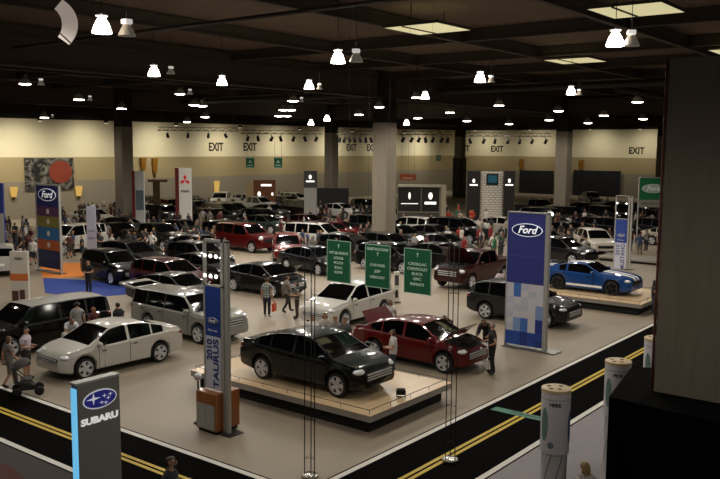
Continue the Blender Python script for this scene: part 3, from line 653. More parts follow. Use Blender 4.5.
# hanging green direction signs
GREEN = mat('#0f5c3c', .5, noise=.05); PALE = mat('#b9d8c4', .5)
X = 21.0; wires = []
for i, (x0, x1, y0, y1, lines, lab) in enumerate(((327, 350.3, 239.5, 284, [(.30, 'MITSUBISHI', .78), (.42, 'LEXUS', .40), (.535, 'VOLVO', .40), (.65, 'KIA', .34), (.76, 'SCION', .34)], 'hanging green sign with five short lines, leftmost of the three'),
                                      (365.3, 390, 243.5, 289.5, [(.11, 'RESTROOMS', .84), (.48, 'CHRYSLER', .60), (.62, 'JEEP', .25), (.76, 'MERCURY', .60)], 'hanging green sign in the middle of the three'),
                                      (404.3, 430.7, 247.5, 296, [(.34, 'CADILLAC', .68), (.45, 'CHEVROLET', .76), (.56, 'BUICK', .42), (.67, 'GMC', .30), (.79, 'INFINITI', .50)], 'hanging green sign with a list of five makes, rightmost of the three'))):
    a, b = atX(x0, y0, X), atX(x1, y1, X); w = a.y-b.y; zt = a.z; ht = a.z-b.z
    t = thing('hanging_sign', lab, 'sign', (X, (a.y+b.y)/2, zt), RX, )
    P('panel', MB().box(-w/2, w/2, 0, .025, -ht, 0), GREEN, t)
    P('border', MB().box(-w/2, w/2, -.004, .029, -.02, 0).box(-w/2, w/2, -.004, .029, -ht, -ht+.02).box(-w/2, -w/2+.018, -.004, .029, -ht, 0).box(w/2-.018, w/2, -.004, .029, -ht, 0), PALE, t)
    for (f, s, ww) in lines: lettering('sign_lettering', s, ht*.085, PALE, t, (0, -.008, -ht*f), bold=.004, width=w*ww)
    fz = .14 if i != 1 else .22; ar = MB().box(-.012, .012, -.008, 0, -ht*fz-.06, -ht*fz+.03).prism([(-.045, 0), (.045, 0), (0, .06)], 0, .008, Matrix.Translation((0, 0, -ht*fz+.02)) @ Matrix.Rotation(PI/2, 4, 'X'))
    P('arrow', ar, PALE, t)
    P('suspension_wire', MB().tube((-w/2+.1, .012, 0), (-w/2+.1, .012, 12.85-zt), .003, n=5).tube((w/2-.1, .012, 0), (w/2-.1, .012, 12.85-zt), .003, n=5), STEEL, t)
# thin triangular lattice masts at both road corners
def mast(x, y, h, lab):
    t = thing('lattice_mast', lab, 'mast', (x, y, .012), .35); c = [(.13*math.cos(a), .13*math.sin(a)) for a in (0.2, 2.3, 4.4)]
    rods = MB()
    for (a, b) in c: rods.tube((a, b, 0), (a, b, h), .012, n=6)
    P('rods', rods, BLACK, t); br = MB(); n = int(h/.9)
    for k in range(n):
        for i in range(3): a, b = c[i], c[(i+1) % 3]; br.tube((*a, .45+k*.9), (*b, .45+k*.9), .005, n=5)
    P('braces', br, BLACK, t); P('foot', MB().lathe([(0, 0), (.2, 0), (.2, .05), (.16, .07), (0, .07)], 18), mat('#b9b4aa', .25, .8), t)
p = g(310, 477); mast(p.x, p.y, 5.2, 'thin black lattice mast at the inner road corner, left of centre')
p = g(450, 461); mast(p.x, p.y, 5.2, 'thin black lattice mast standing in the road before the red sedan')
# teal lettered strip laid over the road
t = tag(P('floor_decal', MB().prism([(0, 0), (.34, 0), (.34, 2.1), (0, 2.1)], 0, .002), mat('#3f7a63', .6)), 'pale green lettered strip stuck across the road carpet', 'decal')
p = g(490, 404.5); q = g(543, 419); t.location = (q.x-.22, YL+.15, .012)
lettering('strip_lettering', 'THIS WAY', .2, mat('#2a4c40', .6), t, (.17, 1.1, .006)).rotation_euler = (0, 0, -PI/2)
# ------------------------------------------------------------------ printed cylinders on the right aisle
def cylinder(p, h, lab, word):
    t = thing('printed_cylinder', lab, 'kiosk', (p.x, p.y, .006), math.radians(218)); r = .295; zc = h-1.32
    P('drum', MB().lathe([(0, zc), (r, zc), (r, h-.02), (r-.01, h-.005)], 36, cap=False), mat('#b4b0b2', .5), t, 40)
    lid = P('lid', MB().lathe([(r+.008, h-.06), (r+.008, h), (r-.02, h+.012), (0, h+.012)], 36), mat('#c9b089', .45), t, 40)
    for (a, q) in ((.15, .2), (.13, 2.2), (.16, 4.1), (.17, 5.4)): P('lid_hole', MB().lathe([(0, 0), (.048, 0)], 16, Matrix.Translation((a*math.cos(q), a*math.sin(q), h+.0135))), BLACK, lid)
    P('foot_sleeve', MB().lathe([(0, 0), (r*.86, 0), (r*.88, .02), (r*.88, zc)], 36), mat('#a9a6a6', .5), t, 40)
    st = MB(); n = 22
    for k in range(7):
        for i in range(n):
            a0 = 2*PI*k/7+i*.06; z0 = zc*i/n; z1 = zc*(i+1)/n; w_ = .07; rr = r*.885
            st.add([(rr*math.cos(a0), rr*math.sin(a0), z0), (rr*math.cos(a0+w_), rr*math.sin(a0+w_), z0), (rr*math.cos(a0+w_+.06), rr*math.sin(a0+w_+.06), z1), (rr*math.cos(a0+.06), rr*math.sin(a0+.06), z1)], [(0, 1, 2, 3)])
    P('sleeve_stripes', st, mat('#2c3836', .6), t)
    def patch(name, a0, a1, z0, z1, m):   # rounded print following the drum
        mb = MB(); ca, cz = (a0+a1)/2, (z0+z1)/2
        pts = [(ca+(a1-a0)/2*math.cos(2*PI*k/20), cz+(z1-z0)/2*math.sin(2*PI*k/20)) for k in range(20)]
        mb.add([((r+.003)*math.cos(a), (r+.003)*math.sin(a), z) for a, z in [(ca, cz)]+pts], [(0, 1+k, 1+(k+1) % 20) for k in range(20)], None, 0, True); P(name, mb, m, t)
    patch('printed_leaf', -1.35, -.75, zc+.25, zc+.95, mat('#5e7a70', .6)); patch('printed_wave', .75, 1.35, zc+.2, zc+.9, mat('#4a5f86', .6)); patch('printed_spot', -.75, -.3, zc+.12, zc+.26, mat('#59686c', .6))
    P('print_line', MB().lathe([(r+.002, h-.2), (r+.002, h-.185)], 36), mat('#8d8a8c', .6), t)
    me = text_mesh(word, .10, .002, bold=.004).copy()
    for v in me.vertices: a = -.28+v.co.x/r; v.co = Vector(((r+.004)*math.cos(a), (r+.004)*math.sin(a), h-.29+v.co.y))
    link('printed_word', me, mat('#3a3836', .6), t)
cylinder(g(556.5, 388, 2.56), 2.56, 'white printed cylinder with striped sleeve, nearest of the three', 'HERE')
cylinder(g(618.5, 361, 2.5), 2.5, 'white printed cylinder, middle one half hidden by black drapes', 'PICK')
cylinder(g(656.5, 338, 2.56), 2.56, 'white printed cylinder, farthest one beside the big near column', 'HERE')
# black pipe-and-drape box round the foot of the near column
dz = 2.47; dr = MB()
A_, B_, C_ = g(609, 397, 2.47), g(631, 368, 2.47), g(656, 367.5, 2.47)
outer = [(A_.x, A_.y), (B_.x, B_.y), (C_.x, C_.y), (23.5, C_.y-.3), (23.5, -1.5), (A_.x-.9, -1.5)]
nf = []
for i in range(len(outer)):
    a, b = Vector(outer[i]), Vector(outer[(i+1) % len(outer)]); L = (b-a).length; n = max(2, int(L/.14)); nn = Vector(((b-a).y, -(b-a).x)).normalized()
    for k in range(n): nf.append(a.lerp(b, k/n)+nn*(.006 if k % 2 else -.004)*(k > 0))
dr.add([(p.x, p.y, .0) for p in nf]+[(p.x, p.y, dz) for p in nf], [[i, (i+1) % len(nf), len(nf)+(i+1) % len(nf), len(nf)+i] for i in range(len(nf))])
dob = thing('drape_enclosure', 'black drapes enclosing the foot of the big near column at right', 'drapes', (0, 0, .006))
P('drape', dr, mat('#040404', 1., spec=.05), dob)
from mathutils.geometry import tessellate_polygon
cx, cy, cw = 17.5, 4.7, .715
loop = [Vector((x, y, dz-.004)) for x, y in outer]; hole = [Vector((cx+u*cw, cy+v*cw, dz-.004)) for u, v in ((-1, -1), (-1, 1), (1, 1), (1, -1))]
tp = MB().add([p[:] for p in loop+hole], [list(t_) for t_ in tessellate_polygon([loop, hole])])
P('drape_top', tp, mat('#040404', 1., spec=.05), dob)
# curved bright shape, taken for a window reflection, built as a glowing panel
pc = atd(47, 24, 16); t = thing('curved_reflection_panel', 'curved pale glass reflection under the dark ceiling at upper left, built as glowing panel', 'panel', pc, FC)
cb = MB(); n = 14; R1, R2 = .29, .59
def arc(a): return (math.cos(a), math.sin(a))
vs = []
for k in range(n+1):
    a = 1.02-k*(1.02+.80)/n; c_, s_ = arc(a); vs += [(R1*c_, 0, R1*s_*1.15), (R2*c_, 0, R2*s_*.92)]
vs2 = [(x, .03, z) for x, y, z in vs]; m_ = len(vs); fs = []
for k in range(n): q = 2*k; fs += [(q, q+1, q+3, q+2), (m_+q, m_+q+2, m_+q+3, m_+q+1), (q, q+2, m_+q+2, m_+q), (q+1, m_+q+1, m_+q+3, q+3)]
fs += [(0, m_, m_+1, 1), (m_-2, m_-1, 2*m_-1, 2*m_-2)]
P('panel', cb.add(vs+vs2, fs), mat('#cfc4bb', .6, emit='#d2c2b4', es=.38), t)  # emission imitates the brightness of the reflection
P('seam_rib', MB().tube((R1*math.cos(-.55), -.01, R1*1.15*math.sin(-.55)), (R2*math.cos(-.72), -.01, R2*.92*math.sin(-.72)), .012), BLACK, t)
P('suspension_wire', MB().tube((R2*.55, .015, .42), (R2*.55, .015, 12.9-pc.z), .004, n=5), STEEL, t)  # made-up wire holding the reflection panel
# pale info post behind the green signs
p = g(396.5, 303); t = thing('info_post', 'slim pale info post with dark slot right of middle green sign', 'post', (p.x, p.y, .012), FC)
P('post', MB().bbox(-.14, .14, 0, .18, .03, 1.5, .02), mat('#c6c2b6', .4), t); P('slot', MB().box(-.07, .07, -.012, .01, .25, .62), BLACK, t); P('foot', MB().box(-.22, .22, -.06, .26, 0, .03), STEEL, t); P('screen', MB().box(-.09, .09, -.012, .01, .85, 1.35), mat('#3b3f42', .3), t)
for (x, y, a, b) in ((14.3, 15.9, 1.1, 1.0), (27.6, 13.6, 1.3, 1.2), (50.4, 18.6, 1.2, 1.2), (33.5, 43, 1.5, 1.5), (18.4, 15.9, 2.3, 3.9), (38.5, 15.8, 2.5, 3.7)): FOOT.append((x, y, a, b, 0))
for o in D.objects:
    if o.name.startswith('banner_tower') or o.name.startswith('info_'): FOOT.append((o.location.x, o.location.y, 1.1, .9, o.rotation_euler.z))
for (x, y, w) in COLS: FOOT.append((x, y, w/2+.2, w/2+.2, 0))
# ------------------------------------------------------------------ displays at the back of the hall
def on(x, y, dep): return atd(x, y, dep)
def board(name, lab, cat, x0, x1, y0, y1, dep, rz, col, fl=True, thick=.15, m=None, panel='panel'):
    """upright board spanning the given picture extents at a known distance; stands on the floor or hangs"""
    a, b = on(x0, (y0+y1)/2, dep), on(x1, (y0+y1)/2, dep); c = (a+b)/2; w = (b-a).length; zt = on((x0+x1)/2, y0, dep).z; zb = 0.012 if fl else on((x0+x1)/2, y1, dep).z
    t = thing(name, lab, cat, (c.x, c.y, zb), rz)
    if fl: FOOT.append((c.x, c.y, w/2+.5, .9, rz))
    P(panel, MB().bbox(-w/2, w/2, 0, thick, 0, zt-zb, .01), m or mat(col, .5), t); return t, w, zt-zb
GLOW = mat('#f4f2ea', .4, emit='#f4f2ea', es=1.1)
def glowmark(t, x, z, s, word=None, y=-.02):
    P('logo_mark', MB().ell((x, y, z), (s*.32, .02, s*.5), 14, 10), GLOW, t)
    P('logo_strip', MB().bbox(x-s*.95, x+s*.95, y-.01, y+.01, z-s*1.15, z-s*.8, .01), GLOW, t)
# red and white tower with three diamonds
t, w, h = board('sign_tower', 'white tower with red three diamond mark and a red side', 'sign', 179, 191.3, 168, 215, 74, FC, '#d9d6ce', thick=.3)
P('side_panel', MB().box(-w/2-.34, -w/2-.01, -.01, .32, 0, h), mat('#5e1713', .5), t)
REDM = mat('#c0202a', .4, emit='#c0202a', es=.25); s = w*.27; zc = h*.80
dm = MB()
for k in range(3):
    a = PI/2+k*2*PI/3; u = Vector((math.cos(a), 0, math.sin(a))); v = Vector((-u.z, 0, u.x)); c = Vector((0, -.02, zc))
    pts = [c, c+u*s*.87+v*s*.5, c+u*s*1.74, c+u*s*.87-v*s*.5]; q = [p_+Vector((0, .015, 0)) for p_ in pts]
    dm.add([p_[:] for p_ in pts+q], [(0, 1, 2, 3), (7, 6, 5, 4)]+[(i, (i+1) % 4, 4+(i+1) % 4, 4+i) for i in range(4)])
P('three_diamonds', dm, REDM, t); lettering('brand_lettering', 'MITSUBISHI', .26, mat('#3a3a3c', .5), t, (0, -.01, h*.62), width=w*.66, bold=.01)
t, w, h = board('sign_tower', 'pale tower with a red edge right of the left column', 'sign', 135, 144, 171, 216, 72, FC, '#b9b9b6', thick=.3)
P('red_edge', MB().box(-w/2-.26, -w/2-.01, -.01, .3, 0, h), mat('#6e1a16', .5), t); P('picture_panel', MB().box(-w*.4, w*.45, -.015, 0, h*.35, h*.68), mat('#5d6670', .4, noise=.3), t)
t, w, h = board('display_board', 'tall dark gold panel standing by the left wall', 'display', 153, 160, 182, 214, 84, FC, '#4e3c1c'); P('top_beam', MB().box(-w/2-.5, w*1.6, -.05, .2, h, h+.25), mat('#5a4420', .5), t)
t, w, h = board('display_board', 'brown display board with pale lettering strip far back', 'display', 253.5, 275.5, 180, 206, 96, FC, '#6e4024')
P('lettering_strip', MB().bbox(-w*.16, w*.32, -.03, 0, h*.80, h*.87, .01), GLOW, t); P('lamp_left', MB().ell((-w*.24, -.1, h*.55), (.2, .08, .3)), GLOW, t); P('lamp_right', MB().ell((w*.36, -.1, h*.55), (.14, .08, .2)), GLOW, t); P('side_wing', MB().box(-w/2-.9, -w/2, 0, .15, 0, h*.92), mat('#a8946a', .5), t)
t, w, h = board('logo_tower', 'grey tower with a dark logo cube on top, left of the white sedan', 'sign', 304, 316.5, 187.5, 222, 78, FC, '#8f8d88', thick=.7)
P('logo_cube', MB().bbox(-w/2-.02, w/2+.04, -.05, .75, h, h+1.58, .02), mat('#2a2522', .5), t); glowmark(t, 0, h+1.0, .42, y=-.09)
t, w, h = board('backdrop', 'black backdrop behind the white sedan far back', 'backdrop', 317, 348.5, 188, 222, 92, FC, '#0e0d0c')
# twin black screens with a stone frame
t, w, h = board('display_wall', 'wall with twin black logo screens in a pale frame', 'display', 397.5, 445.5, 184.5, 240, 74, FC, '#7b725f', thick=.5)
for (q0, q1, nm, nm2) in ((-.49, -.02, 'lettered', 1), (0, .36, 'crest', 2)):
    sc = P('screen', MB().bbox(w*q0, w*q1, -.06, 0, h*.43, h*.95, .01), mat('#120f0d', .35), t)
    cx_ = w*(q0+q1)/2; P('logo_mark', MB().ell((cx_, -.08, h*.76), (.10 if nm2 == 1 else .19, .02, .32), 12, 8), GLOW, t); P('logo_strip', MB().bbox(cx_-(.75 if nm2 == 1 else .52), cx_+(.75 if nm2 == 1 else .52), -.09, -.06, h*.585 if nm2 == 1 else h*.58, h*.60 if nm2 == 1 else h*.635, .008), GLOW, t)
P('opening', MB().box(-w*.5, w*.37, -.05, 0, .0, h*.40), mat('#3b352d', .7), t); P('pilaster', MB().box(w*.40, w*.5, -.35, 0, 0, h), mat('#8f866f', .6), t); P('cornice', MB().box(-w*.5, w*.5, -.3, 0, h*.95, h), mat('#9a917d', .6), t)
# white brick wall with a teal screen between two black logo panels
t, w, h = board('brick_display_wall', 'white brick display wall with teal screen right of the black clad column', 'display', 480, 503, 171.5, 236, 82, FC, '#e0d9cb', thick=.4)
gr = MB(); nb = 22
for k in range(nb):
    gr.box(-w/2, w/2, -.006, 0, h*k/nb, h*k/nb+.04)
    for j in range(5): xx = -w/2+w*(j+.25+.5*(k % 2))/5; gr.box(xx, min(w/2, xx+.04), -.006, 0, h*k/nb, h*(k+1)/nb)
P('mortar_lines', gr, mat('#7d766a', .8), t)
sc = P('screen', MB().bbox(-w*.25, w*.27, -.12, 0, h*.74, h*.96, .06), mat('#0f2226', .3), t); P('screen_picture', MB().box(-w*.18, w*.2, -.125, -.12, h*.79, h*.93), mat('#123a48', .3, emit='#2a6f86', es=.25), sc)
for (x0, x1, lab) in ((467, 479.5, 'black logo panel at the left side of the white brick wall'), (503.5, 514, 'black logo panel at the right side of the white brick wall')):
    t, w, h = board('logo_board', lab, 'sign', x0, x1, 171, 236, 81.5, FC, '#15110f'); glowmark(t, 0, h-.95 if x0 < 480 else h-.95, .42)
    P('frame', MB().box(-w/2-.06, -w/2, -.05, .2, 0, h+.06).box(w/2, w/2+.06, -.05, .2, 0, h+.06), mat('#4a4238', .5), t)
# black cladding round one far column
x, y, w = COLS[-1]; h = w/2+.12; cl = MB()
for (a, b, c, d) in ((-h, -h+.08, -h, h), (h-.08, h, -h, h), (-h, h, -h, -h+.08), (-h, h, h-.08, h)): cl.box(x+a, x+b, y+c, y+d, .0, 6.05)
tag(P('column_cladding', cl, mat('#17130f', .6)), 'black cladding round the far column right of the twin screens', 'cladding'); D.objects['column_cladding'].location.z = .012
# curtains on the right wall
CUR = mat('#17151d', .85)
def curtain(x0, x1, lab):
    a, b = atX(x0, 180, 127.6), atX(x1, 180, 127.6); w = a.y-b.y; t = thing('curtain', lab, 'curtain', (127.72, (a.y+b.y)/2, .012), RX); n = int(w/.35); h = atX((x0+x1)/2, 171, 127.6).z
    vs = []; fs = []
    for k in range(n+1): xx = -w/2+w*k/n; yy = .08*(k % 2); vs += [(xx, yy-.1, 0), (xx, yy-.1, h)]
    for k in range(n): fs.append((2*k, 2*k+2, 2*k+3, 2*k+1))
    P('cloth', MB().add(vs, fs), CUR, t); P('rail', MB().tube((-w/2, -.06, h), (w/2, -.06, h), .05), STEEL, t)
curtain(519.5, 553, 'dark curtain on the right wall left of the far right column'); curtain(573, 620.5, 'dark curtain on the right wall right of the far right column')
# gold sconces on the walls
def sconce(x, y0, y1, ax, lab, glow=0):
    p = atY(x, y0, 77.95) if ax == 'y' else atX(x, y0, 127.95); q = atY(x, y1, 77.95) if ax == 'y' else atX(x, y1, 127.95); h = p.z-q.z
    t = thing('wall_sconce', lab, 'light', (p.x, p.y, q.z), 0 if ax == 'y' else RX); G = mat('#9a6a1e', .4, .3, emit='#e8c06a' if glow else None, es=.6 if glow else 0)
    P('shade', MB().add([(-.24, -.2, 0), (.24, -.2, 0), (.36, -.3, h), (-.36, -.3, h), (-.24, 0, 0), (.24, 0, 0), (.36, 0, h), (-.36, 0, h)], [(0, 1, 2, 3), (4, 7, 6, 5), (0, 3, 7, 4), (1, 5, 6, 2), (3, 2, 6, 7), (0, 4, 5, 1)]), G, t)
    P('bracket', MB().box(-.12, .12, -.12, 0, -h*.3, 0), mat('#5a4420', .4, .4), t)
sconce(142.5, 158, 170, 'y', 'gold wall sconce, left one right of the left column'); sconce(154, 158, 173, 'y', 'gold wall sconce, second one right of the left column')
sconce(522, 159, 169, 'x', 'gold wall sconce above the left dark curtain'); sconce(582, 160, 171, 'x', 'gold wall sconce above the right dark curtain')
sconce(78, 186, 196, 'y', 'gold wall sconce low on the left wall right of the mural', 1); sconce(216, 181, 197, 'y', 'glowing wall sconce low on the left wall above the far white car', 1); sconce(13, 187, 197, 'y', 'gold wall sconce low on the left wall at the left edge', 1)
# mural on the left wall: grey tangle with an orange disc
a, b = atY(24.5, 170, 77.9), atY(73.5, 170, 77.9); w = b.x-a.x; zt = atY(49, 158, 77.9).z; zb = atY(49, 190, 77.9).z; h = zt-zb
t = thing('wall_mural', 'grey mural with a big orange disc on the left wall', 'picture', ((a.x+b.x)/2, 77.9, zb), 0)
mm = D.materials.new('m_mural'); mm.use_nodes = True; nt = mm.node_tree; bs = nt.nodes['Principled BSDF']; vo = nt.nodes.new('ShaderNodeTexNoise'); vo.inputs['Scale'].default_value = .75; vo.inputs['Detail'].default_value = 5; vo.inputs['Distortion'].default_value = 2.5
tc = nt.nodes.new('ShaderNodeTexCoord'); nt.links.new(tc.outputs['Object'], vo.inputs['Vector']); cr = nt.nodes.new('ShaderNodeValToRGB'); cr.color_ramp.elements[0].position = .42; cr.color_ramp.elements[0].color = (*lin('#12100d'), 1); cr.color_ramp.elements[1].position = .62; cr.color_ramp.elements[1].color = (*lin('#7d786c'), 1)
nt.links.new(vo.outputs['Fac'], cr.inputs['Fac']); nt.links.new(cr.outputs['Color'], bs.inputs['Base Color'])
P('canvas', MB().box(-w/2, w/2, -.04, 0, 0, h), mm, t); P('disc', oval(MB(), w*.48, w*.42, -.07, .03, 0, w*.22, h*.56), mat('#86341a', .6, noise=.3, nscale=.6), t)
# small hanging green aisle signs, orange wall sign, white projector box
for (x, lab) in ((250, 'small hanging green sign far back, left one of the pair'), (278, 'small hanging green sign far back, right one of the pair')):
    t, w, h = board('aisle_sign', lab, 'sign', x-4, x+4.3, 157.5, 168, 85, FC, '#17704f', False, .05); P('border', MB().box(-w/2, w/2, -.01, .06, h-.05, h).box(-w/2, w/2, -.01, .06, 0, .05), PALE, t)
    P('arrow', MB().prism([(-.16, -.14), (.16, -.14), (0, .2)], 0, .01, Matrix.Translation((0, 0, h*.62)) @ Matrix.Rotation(PI/2, 4, 'X')), PALE, t); P('text_bar', MB().box(-w*.32, w*.32, -.012, 0, h*.2, h*.3), PALE, t)
    P('suspension_wire', MB().tube((-w*.4, .02, h), (-w*.4, .02, 12.8-t.location.z), .01, n=5).tube((w*.4, .02, h), (w*.4, .02, 12.8-t.location.z), .01, n=5), STEEL, t)
t, w, h = board('hanging_sign', 'small dark green hanging sign right of the widest middle column', 'sign', 436, 441, 155, 161, 92, FC, '#2b4a34', False, .05); P('suspension_wire', MB().tube((0, .02, h), (0, .02, 12.8-t.location.z), .01, n=5), STEEL, t)
t, w, h = board('wall_banner', 'orange lettered banner above the twin black logo screens', 'sign', 399.5, 416, 174, 180, 88, FC, '#a14a22', False, .06); P('lettering_strip', MB().box(-w*.3, w*.3, -.012, 0, h*.2, h*.4), mat('#d8b090', .5), t); P('suspension_wire', MB().tube((-w*.4, .02, h), (-w*.4, .02, 10.3-t.location.z), .01, n=5).tube((w*.4, .02, h), (w*.4, .02, 10.3-t.location.z), .01, n=5), STEEL, t)
# green oval badge sign on legs at right
t, w, h = board('badge_sign', 'green sign with pale oval badge beside the big near column', 'sign', 639.5, 668, 178, 200, 62, FC, '#0f6a3c', False, .1)
FOOT.append((t.location.x, t.location.y, 1.8, .8, FC)); zb = t.location.z; oval_b = script_oval(t, w*.78, (-.05, -.03, h*.52), blue='#9fb3a8'); P('lower_board', MB().box(-w/2, w/2, 0, .1, -.55, 0), mat('#8d897c', .5), t); P('frame', MB().box(-w/2-.06, -w/2, -.02, .12, -zb+.012, h+.05).box(w/2, w/2+.06, -.02, .12, -zb+.012, h+.05).box(-w/2, w/2, -.02, .12, h, h+.05), ALU, t)
lettering('sign_lettering', 'DRIVE ONE', .28, mat('#4a4740', .5), t, (0, -.01, -.28), width=w*.8)
# white kiosk far left and a translucent banner
p = g(20, 302); t = thing('info_kiosk', 'tall white kiosk with an orange band at far left', 'kiosk', (p.x, p.y, .012), FC); w = .84; h = on(20, 251, p.dot(FW)-CP.dot(FW)).z
P('panel', MB().bbox(-w/2, w/2, 0, .25, 0, h, .02), mat('#b9b3a8', .5), t); P('orange_band', MB().box(-w/2-.005, w/2+.005, -.008, .0, h*.42, h*.56), mat('#b5632c', .5), t); P('picture_left', MB().box(-w*.42, -w*.06, -.008, 0, h*.02, h*.22), mat('#4a2d26', .5), t); P('picture_right', MB().box(w*.0, w*.3, -.008, 0, h*.05, h*.24), mat('#4a2d26', .5), t); P('badge', oval(MB(), w*.5, w*.16, -.02, .015, 0, 0, h*.86), mat('#6d6a64', .5), t)
t, w, h = board('banner_stand', 'pale blue banner stand right of the tall multi coloured tower', 'banner', 86.5, 96, 206, 244, 52, FC, '#a5a6b5', thick=.06); P('print_line', MB().box(-w*.35, w*.35, -.01, 0, h*.42, h*.46).box(-w*.35, w*.35, -.01, 0, h*.55, h*.58), mat('#7d7f96', .5), t); P('foot', MB().box(-w*.6, w*.6, -.2, .25, 0, .03), STEEL, t)
t, w, h = board('banner_tower', 'blue topped tower cut by the left edge of the photo', 'sign', -12, 3.6, 183, 250, 52, FC, '#27357a', thick=.2); P('lower_panel', MB().box(-w/2, w/2, -.01, 0, 0, h*.62), mat('#a9a59c', .5), t)
# ------------------------------------------------------------------ cars farther back
def gc(x, y): p = g(x, y); return (p.x, p.y)
FAR = [
 ('suv', '#4a0908', 246, 250, 268, 'dark red sport utility car left of the white one with roof rails'),
 ('crossover', '#5e0d0c', 275, 255, 225, 'bright red car facing forward just left of the white one with roof rails'),
 ('crossover', '#07080a', 114, 280, 262, 'black car parked on the blue carpet'),
 ('crossover', '#38070a', 166, 288, 270, 'dark red car behind the raised silver liftgate'),
 ('sedan', '#131313', 199, 292, 275, 'black sedan behind the slim silver tower, right of the dark red car'),
 ('crossover', '#a9a69f', 20, 268, 60, 'white car seen from behind at far left beside the white kiosk'),
 ('suv', '#a5a29a', 72, 252, 190, 'white sport utility car right of the tall multi coloured tower'),
 ('sedan', '#b5b2aa', 92, 225, 275, 'white sedan before the left wall mural'),
 ('suv', '#bcb9b1', 221, 208, 218, 'white sport utility car far back by the left wall, facing forward'),
 ('pickup', '#b5b2a9', 262, 213, 275, 'white pickup truck far back before the brown display board'),
 ('sedan', '#c9c7bf', 338, 217, 275, 'white sedan beside the grey logo tower far back'),
 ('sedan', '#520b0c', 337, 240, 290, 'red sedan behind the hood of the white car with roof rails'),
 ('sedan', '#3c0d0e', 305, 231, 275, 'maroon sedan far back left of the red sedan'),
 ('crossover', '#aeaba3', 408, 236, 100, 'white car far back below the twin black logo screens'),
 ('sedan', '#98948d', 488, 222, 280, 'pale silver sedan before the white brick display wall'),
 ('sedan', '#a29e96', 500, 234, 285, 'pale silver sedan left of the wide blue tower top'),
 ('pickup', '#aeaba4', 590, 206, 218, 'white pickup truck far back before the dark curtains'),
 ('crossover', '#b9b1a4', 594, 252, 222, 'pale beige car facing forward behind the blue coupe'),
 ('sedan', '#aaa7a0', 548, 250, 250, 'white sedan just right of the wide blue tower top'),
 ('sedan', '#b3a896', 674, 248, 265, 'beige sedan partly behind the big near column'),
 ('crossover', '#121213', 392, 270, 270, 'black car between the middle and right hanging green signs'),
 ('sedan', '#161515', 440, 255, 275, 'black sedan above the maroon truck with raised hood'),
 ('sedan', '#121418', 313, 270, 262, 'black sedan left of the leftmost hanging green sign'),
 ('crossover', '#1a1a1a', 350, 262, 270, 'black car behind the leftmost hanging green sign'),
]
def corners(x, y, a, b, h):
    c, s_ = math.cos(h), math.sin(h); return [(x+c*u*a-s_*v*b, y+s_*u*a+c*v*b) for u, v in ((1, 1), (1, -1), (-1, -1), (-1, 1))]
def hit(A, B):
    for (x, y, a, b, h) in (A, B):
        for ax in ((math.cos(h), math.sin(h)), (-math.sin(h), math.cos(h))):
            p = [q[0]*ax[0]+q[1]*ax[1] for q in corners(*A)]; q_ = [q[0]*ax[0]+q[1]*ax[1] for q in corners(*B)]
            if max(p) < min(q_) or max(q_) < min(p): return False
    return True
def place(kind, x, y, hd):
    """nearest free spot for a parked car"""
    p = g(x, y); a, b = KIND[kind]['L']/2+.25, KIND[kind]['W']/2+.3; best = None
    for i in range(-8, 9):
        for j in range(-7, 8):
            c = (p.x+Fh.x*i*.5+R0.x*j*.5, p.y+Fh.y*i*.5+R0.y*j*.5, a, b, math.radians(hd)); d = i*i*.5+j*j
            if best and d >= best[0]: continue
            if any(hit(c, f) for f in FOOT) or c[1] > 75.5 or c[0] > 125: continue
            best = (d, (c[0], c[1]))
    return best[1] if best else None
for k_, c_, x, y, hd, lab in FAR:
    q = place(k_, x, y, hd)
    if q: car(k_, c_, q, hd, lab, far=y < 262)
    else: print('SKIPPED', lab)
ORD = ['first', 'second', 'third', 'fourth', 'fifth', 'sixth', 'seventh', 'eighth', 'ninth', 'tenth', 'eleventh', 'twelfth', 'thirteenth', 'fourteenth', 'fifteenth', 'sixteenth', 'seventeenth', 'eighteenth', 'nineteenth', 'twentieth',
       'twenty-first', 'twenty-second', 'twenty-third', 'twenty-fourth', 'twenty-fifth', 'twenty-sixth']
